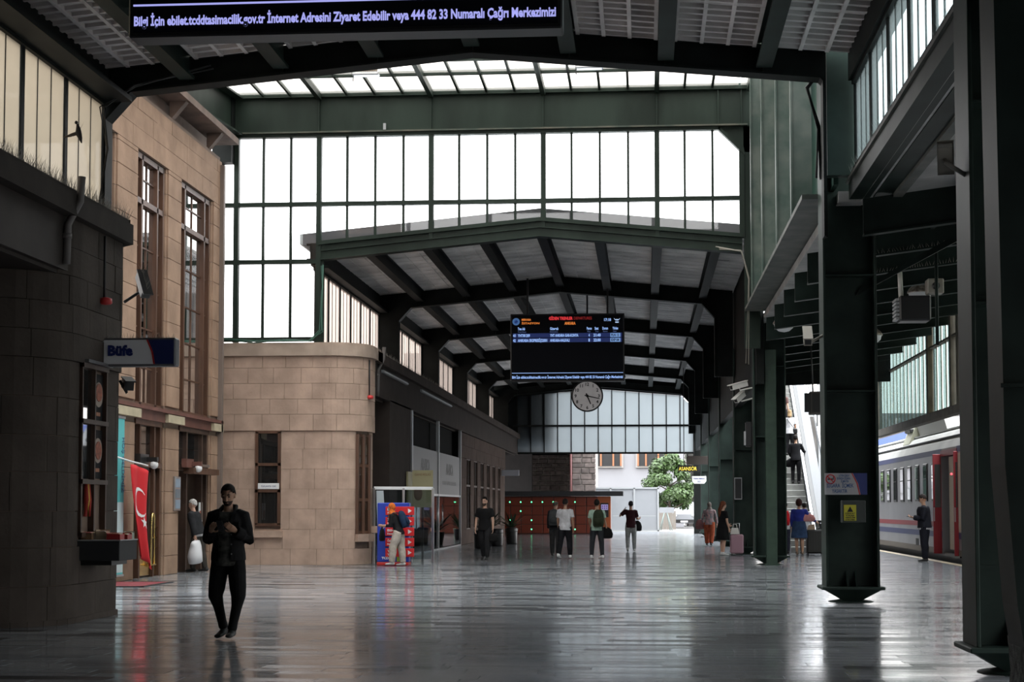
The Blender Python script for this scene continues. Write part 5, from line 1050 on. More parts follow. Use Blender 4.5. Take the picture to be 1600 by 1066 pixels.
potted('dark potted palm behind the man in black, nearer one', -6.3, 66, 41); potted('dark potted palm by the shop wall, farther one', -6.1, 76, 42)
for lb, y0, y1, z in (('strip light along the shop fascia, nearer of two', 45.6, 50.4, 5.28), ('strip light along the shop fascia, farther of two', 53.6, 62, 5.3)):
    t = thing('strip_light', lb, 'lamp', (SX+.06, (y0+y1)/2, z), 'strip lights on the shop fascia'); b = MB(); b.box(SX, y0, z-.03, SX+.07, y1, z+.05); b.build('tray', GREYP, t); b = MB(); b.tube([(SX+.09, y0+.1, z), (SX+.09, y1-.1, z)], .018, 6); b.build('tube', WHITE, t)
# ---------------------------------------------------------------- train at the platform
TXs = 8.62
SILVER = mat('train_silver', (.27, .265, .275), .38, metal=.35, var=.12, scale=.8); TROOF = mat('train_roof_grey', (.33, .33, .32), .6, var=.15, scale=1); BEI = mat('train_beige', (.55, .48, .38), .5); TRED = mat('train_red', (.22, .014, .02), .45); TBLUE = mat('train_blue', (.018, .026, .10), .45)
def side_prof(): return [(TXs, .15), (TXs, 3.2), (TXs+.10, 3.42), (TXs+.35, 3.72), (TXs+.8, 3.98), (TXs+1.45, 4.12), (TXs+2.1, 3.98), (TXs+2.55, 3.72), (TXs+2.85, 3.2), (TXs+2.85, .15)]
def coach(label, y0, y1, door=None):
    t = thing('train_coach', label, 'train', (TXs+1.4, (y0+y1)/2, -.6)); segs = [(y0, y1)] if not door else [(y0, door[0]), (door[1], y1)]
    P = side_prof(); hi = [(TXs, 3.12)]+P[1:9]+[(TXs+2.85, 3.12)]; lo = [(TXs, .15), (TXs, 3.12), (TXs+2.85, 3.12), (TXs+2.85, .15)]
    b = MB()
    for a, c in segs: b.prism(lo, 1, a, c)
    if door: b.prism([(TXs+1.2, .15), (TXs+1.2, 3.12), (TXs+2.85, 3.12), (TXs+2.85, .15)], 1, *door)
    b.build('body_side', SILVER, t); b = MB(); b.prism(hi, 1, y0, y1, 0); b.build('roof', TROOF, t)
    for z in (3.5, 3.8): b = MB(); b.box(TXs+(.12 if z < 3.6 else .42), y0, z, TXs+(.2 if z < 3.6 else .5), y1, z+.05); b.build('roof_rib', DGREY if z < 3.6 else TROOF, t)
    for a, c in segs:
        for z0, z1, m_, n_ in ((.93, 1.08, TRED, 'red_stripe'), (.63, .80, TBLUE, 'blue_stripe'), (3.04, 3.2, mat('roof_line_blue', (.05, .06, .14), .5), 'upper_stripe'), (.15, .32, mat('grimy_underframe', (.14, .12, .10), .7), 'underframe')): b = MB(); b.box(TXs-.006, a, z0, TXs, c, z1); b.build(n_, m_, t)
    yy = (door[1] if door else y0)+1.2
    k = 0
    while yy < y1-.8:
        b = MB(); b.cbox(TXs-.03, yy-.36, 1.68, TXs+.02, yy+.36, 2.84, .02); f = b.build('window_frame', BLACK, t); b = MB(); b.cbox(TXs-.036, yy-.29, 1.75, TXs-.028, yy+.29, 2.77, .004); b.build('pane', WINT, f)
        b = MB(); b.box(TXs-.04, yy-.29, 2.36, TXs-.034, yy+.29, 2.39); b.build('vent_bar', BLACK, f); yy += 1.53; k += 1
    for a in (y0+2.5, y1-3): b = MB(); b.box(TXs+.2, a-1.2, -.7, TXs+2.6, a+1.2, .12); b.build('bogie', BLACK, t)
    b = MB(); b.box(TXs+.35, y0, -.78, TXs+2.4, y1, .16); b.build('underfloor', BLACK, t)
    for a in (y0+6.5, y0+7.6): b = MB(); b.box(TXs-.01, a, .3, TXs, a+.5, .52); b.build('vent_grille', DGREY, t)
    return t
WINT = glass('train_window_pane', (.25, .26, .27), gl=3.2, dark=(.04, .045, .05))
tr = coach('silver coach with red and blue stripes and its red doors standing open', 45.75, 70, (46.75, 49.15))
b = MB(); b.prism([(TXs+.62, 3.85), (TXs+.5, 4.28), (TXs+2.2, 4.28), (TXs+2.2, 3.85)], 1, 51.5, 58.0); ac = b.build('air_conditioner', mat('pale_unit', (.48, .47, .45), .6), tr)
b = MB(); b.prism([(TXs+.25, 3.62), (TXs+.5, 4.28), (TXs+1.0, 4.28), (TXs+1.0, 3.62)], 1, 56.6, 58.02); b.build('vent_housing', mat('olive_grey_unit', (.30, .30, .22), .6), ac)
for q in range(3): b = MB(); b.cbox(TXs+.30, 56.75+.4*q, 4.02, TXs+.45, 57.05+.4*q, 4.15, .02); b.build('vent_hole', BLACK, ac)
b = MB(); b.box(TXs+1.1, 46.75, .1, TXs+1.19, 49.15, 3.1); b.build('vestibule_wall', BEI, tr); b = MB(); b.box(TXs+.05, 46.75, .1, TXs+1.19, 49.15, .2); b.box(TXs+.3, 46.75, .2, TXs+1.19, 49.15, .5); b.build('step', BLACK, tr)
b = MB(); b.box(TXs, 46.75, 3.0, TXs+1.2, 49.15, 3.12); b.box(TXs-.02, 46.7, 2.98, TXs+.05, 49.2, 3.14); b.build('door_header', TRED, tr)
for y, n_ in ((49.22, 'far'), (46.62, 'near')):
    b = MB(); q_ = .24 if n_ == 'far' else .12; b.cbox(TXs-q_, y-.03, .16, TXs+.05, y+.03, 3.05, .01); d = b.build('door_leaf', TRED, tr); b = MB(); b.box(TXs-q_+.05, y-.04, 1.5, TXs-.02, y+.04, 2.75); b.build('pane', WINT, d)
    b = MB(); b.box(TXs-q_+.01, y-.045, 1.1, TXs-q_+.04, y-.03, 1.5); b.build('handle', CHROME, d)
b = MB(); b.box(TXs+.10, 47.35, .3, TXs+.15, 48.5, 2.95); b.build('inner_panel', BEI, tr); b = MB(); b.box(TXs-.01, 45.76, .82, TXs-.004, 46.55, 3.0); b.build('end_panel', BEI, tr)
b = MB(); b.ell((TXs-.18, 46.58, 2.42), (.035, .035, .035), 8, 6); b.build('tail_lamp', mat('red_lamp', (.5, .02, .03), .4, emit=(1, .1, .12), es=2), tr)
coach('silver coach nearest the camera, almost hidden behind the steel pier', 20.6, 45.3)  # mostly unseen coach, extended nearer to block daylight from the right
b = MB(); b.box(TXs+.5, 45.3, .3, TXs+2.3, 45.75, 3.3); tag(b.build('gangway', BLACK, None, loc=(TXs+1.4, 45.5, -.6)), 'black gangway bellows between the two silver coaches', 'gangway')
t = thing('station_canopy', 'blue roofed canopy of the next platform beyond the train', 'canopy', (19, 75, -.4)); b = MB(); b.prism([(15.5, 6.0), (19, 6.35), (23, 6.0), (23, 5.6), (15.5, 5.6)], 1, 82, 120); b.build('blue_roof', mat('canopy_blue', (.06, .11, .36), .5), t)
for y in (84, 96, 108): b = MB(); b.box(19, y, -.9, 19.25, y+.25, 5.6); b.build('post', GREYP, t)
b = MB(); b.box(8.65, -9, -1.0, 8.75, 130, -.85); b.box(10.1, -9, -1.0, 10.2, 130, -.85); tag(b.build('rail_track', mat('rail_steel', (.2, .17, .15), .4, metal=.8), None, loc=(9.4, 60, -1)), 'steel running rails below the coaches', 'rails')
# ---------------------------------------------------------------- escalator
t = thing('escalator', 'tall escalator carrying people up from the platform behind the columns', 'escalator', (5.15, 55.3, 0)); SLP = .66; EY0 = 55.3
STEP = mat('step_tread', (.36, .36, .34), .5, var=.15, scale=6)
for i in range(38):
    z = .21*i; y = EY0+.21/SLP*i
    b = MB(); b.cbox(4.74, y, z-.02 if i else -.03, 5.56, y+.36, z+.205, .015); b.build('step', STEP, t)
def rail_prism(x0, x1, o0, o1, name, m_, y0=EY0-.9, n=0):
    y1 = EY0+12.2; b = MB(); z = lambda y: max(0, (y-EY0)*SLP)
    b.prism([(y0, z(y0)+o0), (EY0, o0), (y1, z(y1)+o0), (y1, z(y1)+o1), (EY0, o1), (y0, z(y0)+o1)], 0, x0, x1); return b.build(name, m_, t)
for s_, xa in ((-1, 4.60), (1, 5.58)):
    rail_prism(xa, xa+.12, -.1, .30, 'skirt_panel', CHROME); rail_prism(xa+.05, xa+.07, .30, 1.0, 'glass_side', glass('balustrade_pane_%d' % (s_+1), (.55, .58, .6), gl=1.5)); rail_prism(xa, xa+.12, 1.0, 1.08, 'handrail', BLACK)
rail_prism(5.72, 6.02, -.2, .98, 'outer_cladding', mat('escalator_cladding', (.075, .083, .096), .4)); rail_prism(4.42, 4.58, -.2, .9, 'outer_cladding', mat('escalator_cladding', (.075, .083, .096)))
rail_prism(4.5, 6.0, -.9, -.35, 'truss', GREYP, y0=EY0+.8)
b = MB(); b.box(6.35, 62, 0, 6.42, 62.1, 5); b.box(6.35, 66, 0, 6.42, 66.1, 7.5); b.tube([(6.38, 57, 1.2), (6.38, 66, 7)], .06, 8); b.tube([(6.6, 57, .4), (6.6, 66, 6.2)], .05, 8); b.build('handrail_frame', CHROME, t)
t = thing('catenary_mast', 'grey overhead line mast standing behind the escalator', 'mast', (7.6, 72, 0)); b = MB(); b.box(7.45, 72, -.5, 7.75, 72.3, 9); b.build('post', GREYP, t); b = MB(); b.box(6.7, 72.1, 5.4, 8.6, 72.25, 5.55); b.box(7.1, 72.05, 5.9, 8.1, 72.3, 6.1); b.build('cross_arm', GREYP, t); b = MB(); b.lathe([(.1, 0), (.16, .08), (.1, .16), (.16, .24), (.08, .32)], (7.6, 72.1, 6.1), 12); b.build('insulator', GREYP, t)
# ---------------------------------------------------------------- luggage standing on the platform
def suitcase(label, x, y, w, d, h, cc, hh, rz=0):
    t = thing('suitcase', label, 'suitcase', (x, y, 0), None, rz); ORG[t.name] = Vector(); M_ = mat('case_%d' % int(1000*cc[0]+100*cc[1]), cc, .45); b = MB(); b.cbox(-w/2, -d/2, .06, w/2, d/2, h, .04); b.build('shell', M_, t)
    for i in range(5): q = MB(); q.box(-w/2+.05+(w-.1)*i/5+.02, -d/2-.008, .12, -w/2+.05+(w-.1)*(i+1)/5-.02, -d/2, h-.08); q.build('rib', M_, t)
    for sx in (-1, 1):
        for sy in (-1, 1): q = MB(); q.lathe([(.028, -.015), (.032, 0), (.028, .015)], (sx*(w/2-.05), sy*(d/2-.05), .032), 10, 0); q.build('wheel', BLACK, t)
    q = MB(); q.tube([(-.09, d/2-.05, h-.02), (-.09, d/2-.05, hh), (.09, d/2-.05, hh), (.09, d/2-.05, h-.02)], .012, 6); q.build('pull_handle', CHROME, t); return t
suitcase('dusty pink suitcase with its pull handle up, pushed by the woman in black', 2.86, 52.3, .42, .27, .66, (.34, .20, .25), 1.0)
t = thing('handbag', 'small white handbag standing on top of the dusty pink suitcase', 'bag', (2.78, 52.28, .66)); b = MB(); b.prism([(2.66, .665), (2.94, .665), (2.90, .86), (2.70, .86)], 1, 52.18, 52.32); b.build('body', mat('bag_white', (.62, .61, .58), .5), t); b = MB(); b.tube([(2.73, 52.25, .86), (2.75, 52.25, .97), (2.85, 52.25, .97), (2.87, 52.25, .86)], .01, 6); b.build('strap', mat('bag_white', (.62, .61, .58)), t)
suitcase('large black suitcase beside the woman in the blue cardigan', 5.33, 52.9, .52, .32, .80, (.02, .02, .018), 1.05)
t = thing('paper_bag', 'small tan paper bag on top of the large black suitcase', 'bag', (5.2, 52.9, .8)); b = MB(); b.prism([(5.1, .80), (5.34, .80), (5.32, .98), (5.14, .94)], 1, 52.82, 52.98); b.build('body', mat('tan_paper', (.40, .30, .2), .8), t)
t = thing('luggage_bag', 'dark purple and yellow striped bag on the floor by the escalator', 'bag', (4.42, 54.2, 0)); b = MB(); b.cbox(4.20, 54.0, 0.01, 4.62, 54.4, .52, .06); b.build('body', mat('bag_purple', (.05, .015, .06), .6), t); b = MB(); b.box(4.205, 53.985, .16, 4.615, 54.0, .30); b.build('yellow_band', mat('bag_yellow', (.55, .42, .04), .6), t); b = MB(); b.cbox(4.24, 54.02, .52, 4.58, 54.38, .66, .05); b.build('brown_top', mat('bag_brown', (.16, .06, .03), .6), t)
# ---------------------------------------------------------------- people
def remesh(mb, name, m, root, vox, cut=None, smooth=3):
    me = mb.mesh('tmp', m); o = bpy.data.objects.new('tmp', me); COL.objects.link(o)
    r = o.modifiers.new('r', 'REMESH'); r.mode = 'VOXEL'; r.voxel_size = vox; r.use_smooth_shade = True
    if smooth: s_ = o.modifiers.new('s', 'SMOOTH'); s_.factor = .5; s_.iterations = smooth
    ev = bpy.data.meshes.new_from_object(o.evaluated_get(bpy.context.evaluated_depsgraph_get())); bpy.data.objects.remove(o); bpy.data.meshes.remove(me)
    ev.name = name; ev.materials.clear(); ev.materials.append(m)
    if cut:
        import bmesh
        bm = bmesh.new(); bm.from_mesh(ev); bmesh.ops.delete(bm, geom=[f for f in bm.faces if cut(f.calc_center_median())], context='FACES'); bm.to_mesh(ev); bm.free()
    for p in ev.polygons: p.use_smooth = True
    o = bpy.data.objects.new(name, ev); COL.objects.link(o); o.parent = root; ORG[o.name] = Vector(); return o
SKIN = {'olive': mat('skin_olive', (.36, .20, .13), .55), 'fair': mat('skin_fair', (.50, .30, .22), .55), 'tan': mat('skin_tan', (.40, .23, .15), .55)}
def cloth(c, var=.25): return mat('cloth_%03d_%03d_%03d' % tuple(int(999*x) for x in c), c, .85, var=var, scale=9, bump=.14, spec=.2)
V = Vector
def person(label, loc, face, H=1.75, lean=0, legs=None, arms=None, head=(0, 0), skin='olive', hair=(.012, .01, .009), top=None, sleeve='short', trousers=None, shoes=(.02, .02, .02), skirt=None, dress=None, bare_legs=False, foot=((0, 0), (0, 0)), loose=1.0, hand_curl=(28, 28), palm=(None, None), hair_style='short', beard=None, jacket=None, woman=False, vox=.011, shorts_top=None, extra=None, wide=1.0, tuck=False):
    """face: heading in degrees, 0 looks along +Y (away from the camera), 180 towards it; all geometry is local, built at the joints"""
    t = thing('person', label, 'person', loc, None, math.radians(face)); ORG[t.name] = Vector(); t.rotation_euler = (0, 0, math.radians(face)); s = H/1.75
    la = math.radians(lean); U = V((0, math.sin(la), math.cos(la))); F = V((0, math.cos(la), -math.sin(la))); X = V((1, 0, 0))
    legs = legs or [((-.03, .06, -1), (0, -.06, -1)), ((.03, .06, -1), (0, -.06, -1))]
    arms = arms or [((-.14, .0, -1), (-.02, .15, -1)), ((.14, .0, -1), (.02, .15, -1))]
    hw_ = .09 if not woman else .095; lo = 9; J = []
    for i, sg in enumerate((-1, 1)):
        h = V((sg*hw_, 0, 0)); k = h+V(legs[i][0]).normalized()*.44; a = k+V(legs[i][1]).normalized()*.40
        yaw, pit = (math.radians(q) for q in foot[i]); fd = V((math.sin(yaw)*math.cos(pit), math.cos(yaw)*math.cos(pit), -math.sin(pit))); J.append([h, k, a, fd])
        lo = min(lo, a.z-.075, (a+fd*.16).z-.03-.055*math.cos(pit))
    hip = V((0, 0, -lo)); 
    for j in J: j[0] += hip; j[1] += hip; j[2] += hip
    K = lambda p: V(p)*s
    B = MB(); n = 12; sw = .92 if woman else 1.0
    def torso(b, inf=0, z0=-.08, z1=.56, bell=1.0, belly=0):
        sec = [(-.08, .10, .085), (-.02, .158, .112), (.05, .165*(1.05 if woman else 1), .118), (.14, .148*(.92 if woman else 1), .104+belly), (.22, .142*(.93 if woman else 1), .102+belly), (.32, .158, .115), (.42, .172, .116), (.49, .165, .098), (.53, .11, .08), (.565, .062, .062)]
        if inf > .014: sec = [(-.085 if inf < .03 else -.03, .168, .130), (.0, .168, .126)]+sec[2:]
        sec = [q for q in sec if z0-1e-6 <= q[0] <= z1+1e-6]
        b.tube([K(hip+U*q[0]+F*(.012 if .25 < q[0] < .45 else 0)) for q in sec], [((q[1]*sw*wide+inf)*s, (q[2]*wide+inf)*s) for q in sec], 20, up=F)
    torso(B)
    nb = hip+U*.555; hc = nb+U*.05+V((0, .0, .105))+F*.01
    B.tube([K(nb-U*.05), K(nb+U*.03), K(hc-V((0, .0, .03)))], [.062*s, .052*s, .05*s], n, up=F)
    hy, hp = (math.radians(q) for q in head); HM = Matrix.Rotation(hy, 3, 'Z') @ Matrix.Rotation(-hp, 3, 'X')
    HP = lambda p: K(hc+HM @ V(p)); hr = HM
    B.ell(HP((0, -.008, .022)), (.073*s, .094*s, .098*s), 20, 14, rot=hr); B.tube([HP((0, .03, .01)), HP((0, .036, -.05)), HP((0, .05, -.102))], [(.064*s, .062*s), (.056*s, .055*s), (.030*s, .026*s)], 14, up=hr @ V((0, 1, 0)))
    B.tube([HP((0, .084, .022)), HP((0, .102, -.012)), HP((0, .106, -.024)), HP((0, .088, -.032))], [.009*s, .012*s, .014*s, .010*s], 8, up=hr @ V((0, 1, 0)))
    for sg in (-1, 1): B.ell(HP((sg*.076, -.008, .0)), (.010*s, .02*s, .032*s), 8, 6, rot=hr); B.ell(HP((sg*.030, .078, .030)), (.022*s, .014*s, .008*s), 8, 6, rot=hr)
    B.ell(HP((0, .088, -.060)), (.020*s, .010*s, .008*s), 8, 6, rot=hr)
    TR = MB(); SHs = []; SL = MB(); JK = MB(); A = []
    for i, sg in enumerate((-1, 1)):
        h, k, a, fd = J[i]
        B.tube([K(h+V((0, 0, .03))), K(h.lerp(k, .35)), K(h.lerp(k, .8)), K(k), K(k.lerp(a, .28)+V((0, -.012, 0))), K(k.lerp(a, .75)), K(a)], [.085*s*wide, .084*s*wide, .062*s*wide, .056*s, .056*s, .042*s, .036*s], n, up=(0, 1, 0))
        B.tube([K(a+V((0, 0, .01))-fd*.045), K(a-V((0, 0, .035))-fd*.03), K(a+fd*.06-V((0, 0, .045))), K(a+fd*.155-V((0, 0, .055)))], [.030*s, (.034*s, .034*s), (.040*s, .028*s), (.036*s, .018*s)], 10)
        sh = MB(); up_ = V((0, 0, 1))
        sh.tube([K(a-fd*.075-up_*.035), K(a-fd*.06-up_*.03), K(a+fd*.02-up_*.028), K(a+fd*.10-up_*.045), K(a+fd*.17-up_*.05), K(a+fd*.195-up_*.055)], [(.022*s, .02*s), (.038*s, .042*s), (.042*s, .045*s), (.046*s, .030*s), (.042*s, .024*s), (.018*s, .012*s)], 12); sh.tube([K(a-up_*.02-fd*.012), K(a+up_*.035-fd*.012)], [.047*s, .046*s], 12, up=(0, 1, 0)); SHs.append(sh)
        if trousers:
            r = [.100, .098, .078, .072, .068, .058, .054] if not tuck else [.102, .105, .096, .084, .062, .053, .056]; q = [K(h+V((0, 0, .02))), K(h.lerp(k, .35)), K(h.lerp(k, .8)), K(k), K(k.lerp(a, .3)+V((0, -.012, 0))), K(k.lerp(a, .75)), K(k.lerp(a, .97))]
            TR.tube(q, [x*s*(1+(loose-1)*min(1, .35+j*.18))*wide for j, x in enumerate(r)], 14, up=(0, 1, 0))
        S0 = hip+U*.485+X*sg*.168*sw*wide; d1 = V(arms[i][0]).normalized(); d2 = V(arms[i][1]).normalized(); e = S0+d1*.285; w = e+d2*.245
        B.tube([K(S0-X*sg*.03), K(S0), K(S0.lerp(e, .5)), K(e), K(e.lerp(w, .3)), K(w)], [.05*s, .052*s, .046*s, .038*s, .038*s, .026*s], n, up=(0, 1, 0))
        nm = V(palm[i]) if palm[i] else V((-sg, .15, 0)); nm = (nm-d2*nm.dot(d2)).normalized(); tv = d2.cross(nm).normalized()   # across the palm
        B.tube([K(w-d2*.01), K(w+d2*.03), K(w+d2*.085)], [(.026*s, .020*s), (.040*s, .017*s), (.042*s, .015*s)], 10, up=nm)
        fs_ = 1 if tv.dot(V((0, 1, 0))) > 0 else -1
        cu = math.radians(hand_curl[i])
        for f in range(4):
            p = w+d2*.082+tv*fs_*(.029-.0195*f); dd = d2.copy(); L_ = (.040, .045, .042, .033)[f]; pts = [p-d2*.02, p]; 
            for g in range(3):
                ang = cu*(.5+.35*g)*(1+.06*f); dd = (dd*math.cos(ang)+nm*math.sin(ang)).normalized(); nn = nm; p = p+dd*L_*(1, .72, .55)[g]; pts.append(p)
                nm2 = (nm-dd*nm.dot(dd)); nm = nm2.normalized() if nm2.length > .2 else nm
            nm = V(palm[i]) if palm[i] else V((-sg, .15, 0)); nm = (nm-d2*nm.dot(d2)).normalized()
            B.tube([K(q) for q in pts], [.0095*s, .0092*s, .0088*s, .008*s, .007*s], 7, up=tv)
        p = w+d2*.02+tv*fs_*.028; td = (tv*fs_*.62+d2*.66+nm*.42).normalized(); B.tube([K(p-tv*fs_*.01), K(p+td*.03), K(p+td*.058+nm*.006), K(p+td*.058+d2*.026+nm*.014)], [.013*s, .0125*s, .011*s, .0085*s], 7, up=nm)
        A.append((S0, e, w, d2, nm))
        for b_, inf, en in ((SL, .014, sleeve), (JK, .030, 'long')):
            if en == 'none': continue
            m_ = {'short': [S0-X*sg*.05, S0, S0.lerp(e, .45), S0.lerp(e, .72)], 'long': [S0-X*sg*.05, S0, S0.lerp(e, .6), e, e.lerp(w, .5), e.lerp(w, .96)], 'three': [S0-X*sg*.05, S0, S0.lerp(e, .6), e, e.lerp(w, .5)]}[en]
            b_.tube([K(q) for q in m_], [(x+inf)*s for x in (.055, .056, .052, .046, .042, .034)][:len(m_)] if en != 'short' else [(x+inf)*s for x in (.055, .058, .058, .060)], 12, up=(0, 1, 0))
    body = remesh(B, 'body', SKIN[skin], t, vox*s)
    cv = max(.010, vox*1.25)
    if top: torso(SL, .016, -.1, .53); remesh(SL, 'shirt', top if not isinstance(top, tuple) else cloth(top), t, cv)
    if jacket: torso(JK, .036, -.1, .545, belly=.01); remesh(JK, 'jacket', cloth(jacket), t, cv, cut=(lambda c: abs(c.x) < .075*s and c.y > .03 and c.z > (hip.z-.1)*s and c.z < (hip.z+.60)*s) if extra == 'open' else None)
    if trousers: torso(TR, .012, -.08, .14); remesh(TR, 'trousers', cloth(trousers), t, cv)
    if skirt or dress:
        c_, hem = skirt or dress; b = MB(); zz = [.16, .06, -.02, -.18, hem]; rr = [(.152, .115), (.178, .135), (.188, .145), (.205, .165), (.225, .19)]
        b.tube([K(hip+U*q if q > 0 else hip+V((0, 0, q))) for q in zz], [(x*s*wide, y*s*wide) for x, y in rr], 24, up=(0, 1, 0)); remesh(b, 'skirt' if skirt else 'dress_skirt', cloth(c_), t, cv)
    for sh in SHs: remesh(sh, 'shoe', mat('shoe_%d' % int(999*shoes[0]), shoes, .6), t, cv*.8, smooth=2)
    HC = mat('hair_%d_%d' % (int(999*hair[0]), int(999*hair[2])), hair, .7, var=.3, scale=30, spec=.15) if hair else None
    if hair_style != 'hijab' and hair:
        b = MB(); N_, M2 = 24, 16; rr = (.080, .102, .106); base = V((0, -.010, .025)); vv = {}; 
        for j in range(M2+1):
            for i in range(N_):
                th_, ph = math.pi*j/M2, 2*math.pi*i/N_; q = V((rr[0]*math.sin(th_)*math.cos(ph), rr[1]*math.sin(th_)*math.sin(ph), rr[2]*math.cos(th_)))
                thick = .985+(.07 if q.z > .05 else 0); vv[(j, i)] = base+q*thick if hair_style != 'curly' else base+q*1.22*(1+.05*math.sin(i*2.3+j*3.1))
        fs2 = []
        for j in range(M2):
            for i in range(N_):
                c = sum((vv[(a_, b_ % N_)] for a_, b_ in ((j, i), (j, i+1), (j+1, i), (j+1, i+1))), V())/4-base
                lim = .80*c.y+.0 if hair_style in ('short', 'bald') else .95*c.y-.05
                if hair_style == 'bald': ok_ = c.z > .85*c.y+.01 and c.z < .062
                else: ok_ = c.z > lim
                if ok_: fs2.append([(j, i), (j+1, i), (j+1, (i+1) % N_), (j, (i+1) % N_)])
        idx = {}; vs2 = []
        for f in fs2:
            for q in f:
                if q not in idx: idx[q] = len(vs2); vs2.append(HP(vv[q]))
        b.add(vs2, [tuple(idx[q] for q in f) for f in fs2], 0, True); o = b.build('hair', HC, t); o.data.transform(Matrix()); mo = o.modifiers.new('thick', 'SOLIDIFY'); mo.thickness = .007*s; mo.offset = 1
        if hair_style in ('long', 'bob', 'tail'):
            ln = {'long': .42, 'bob': .16, 'tail': .34}[hair_style]; b = MB(); w_ = {'long': .085, 'bob': .085, 'tail': .04}[hair_style]
            b.tube([HP((0, -.05, .06)), HP((0, -.075, -.03)), K(hc+HM @ V((0, -.10, -.06))+V((0, -.03, -.08))), K(hc+V((0, -.14, -ln*.7))), K(hc+V((0, -.13, -ln)))], [(w_*.8*s, .05*s), (w_*s, .055*s), (w_*1.05*s, .05*s), (w_*.9*s, .04*s), (w_*.4*s, .02*s)], 14, up=(0, 1, 0)); remesh(b, 'long_hair', HC, t, cv)
    if hair_style == 'hijab':
        b = MB(); b.ell(HP((0, -.022, .025)), (.090*s, .102*s, .112*s), 18, 12, rot=hr); b.tube([HP((0, -.01, -.06)), K(nb+U*.06), K(nb-U*.02), K(nb-U*.12+F*.03)], [(.082*s, .085*s), (.085*s, .085*s), (.14*s, .11*s), (.15*s, .125*s)], 18, up=F); remesh(b, 'headscarf', HC, t, cv, cut=lambda c: (HM.transposed() @ (c/s-hc)).y > .056 and abs((HM.transposed() @ (c/s-hc)).x) < .06 and -.10 < (HM.transposed() @ (c/s-hc)).z < .085)
    EYE = mat('eye_dark', (.015, .012, .01), .3)
    for sg in (-1, 1):
        b = MB(); b.ell(HP((sg*.031, .081, .012)), (.014*s, .008*s, .008*s), 10, 6, rot=hr); b.build('eye', EYE, t)
        b = MB(); b.tube([HP((sg*.014, .090, .034)), HP((sg*.032, .089, .040)), HP((sg*.050, .076, .034))], [.004*s, .005*s, .003*s], 6); b.build('eyebrow', HC or EYE, t)
    b = MB(); b.tube([HP((-.022, .086, -.062)), HP((0, .097, -.060)), HP((.022, .086, -.062))], [.003*s, .006*s, .003*s], 8); b.build('mouth', mat('lips', (.17, .075, .06), .5), t)
    if beard:
        b = MB(); b.tube([HP((0, .036, -.045)), HP((0, .038, -.06)), HP((0, .048, -.10)), HP((0, .052, -.112))], [(.0585*s, .056*s), (.0575*s, .057*s), (.036*s, .034*s), (.02*s, .018*s)], 16, up=hr @ V((0, 1, 0))); b.tube([HP((-.030, .082, -.05)), HP((0, .096, -.044)), HP((.030, .082, -.05))], [.006*s, .007*s, .006*s], 8); b.build('beard', mat('beard_dark', beard, .8), t)
    return dict(root=t, hip=hip*s, arms=[tuple(q*s if j < 3 else q for j, q in enumerate(a)) for a in A], nb=nb*s, hc=hc*s, s=s, U=U, F=F, loc=V(loc), face=math.radians(face))
def carried(P, name, label, cat, group=None):
    t = thing(name, label, cat, P['loc'], group, P['face']); t.rotation_euler = (0, 0, P['face']); ORG[t.name] = Vector(); return t
def backpack(P, label, c, w=.30, h=.46, d=.17, off=(0, 0, 0), both=True, pocket=None, side=1):
    t = carried(P, 'backpack', label, 'backpack'); s = P['s']; o = P['hip']+P['U']*.30*s-P['F']*(.135+d/2)*s+V(off); U, F = P['U'], P['F']; b = MB(); R_ = []
    for q, k in ((-.5, .80), (-.42, .96), (-.1, 1.0), (.25, .92), (.42, .7), (.5, .35)): R_.append((o+U*h*q, k))
    b.tube([q for q, _ in R_], [(w/2*k, d/2*k) for _, k in R_], 18, up=F); b.build('pack', cloth(c), t)
    b = MB(); q = o-F*d*.5-U*h*.18; b.tube([q-U*.10, q, q+U*.09], [(w*.30, .02), (w*.36, .035), (w*.28, .02)], 14, up=F); b.build('pocket', cloth(pocket or tuple(x*.8 for x in c)), t)
    for sg in ((-1, 1) if both else (side,)):
        b = MB(); b.tube([o+V((sg*.09, 0, 0))+U*h*.42+F*d*.3, P['hip']+U*.54*s+V((sg*.11, 0, 0))-F*.06, P['hip']+U*.53*s+V((sg*.12, 0, 0))+F*.10, P['hip']+U*.36*s+V((sg*.13, 0, 0))+F*.145, P['hip']+U*.2*s+V((sg*.16, 0, 0))+F*.05], [(.022, .008)]*5, 8, up=F); b.build('strap', cloth(tuple(x*.7 for x in c)), t)
    return t
def bag(P, i, label, name, c, w, h, d, drop=.0, prof=None, off=(0, 0, 0), handle=True, cat='bag'):
    t = carried(P, name, label, cat); a = P['arms'][i]; g = a[2]+a[3]*.10*P['s']+V(off); o = g-V((0, 0, drop+h/2)); b = MB()
    if prof: b.tube([o+V((.02*math.sin(q*9), 0, h*q)) for q, _, _ in prof], [(w*a_, d*b_) for _, a_, b_ in prof], 14, up=(0, 1, 0))
    else: b.tube([o-V((0, 0, h*.5)), o-V((0, 0, h*.42)), o-V((0, 0, .1*h)), o+V((0, 0, .3*h)), o+V((0, 0, h*.5))], [(w*.35, d*.35), (w*.5, d*.5), (w*.55, d*.52), (w*.42, d*.36), (w*.14, d*.14)], 16, up=(0, 1, 0))
    b.build('sack', c if not isinstance(c, tuple) else cloth(c), t)
    if handle: b = MB(); b.tube([o+V((-.04, 0, h*.42)), g+V((-.015, 0, .0)), g+V((.015, 0, .0)), o+V((.04, 0, h*.42))], .007, 6); b.build('handle', c if not isinstance(c, tuple) else cloth(c), t)
    return t
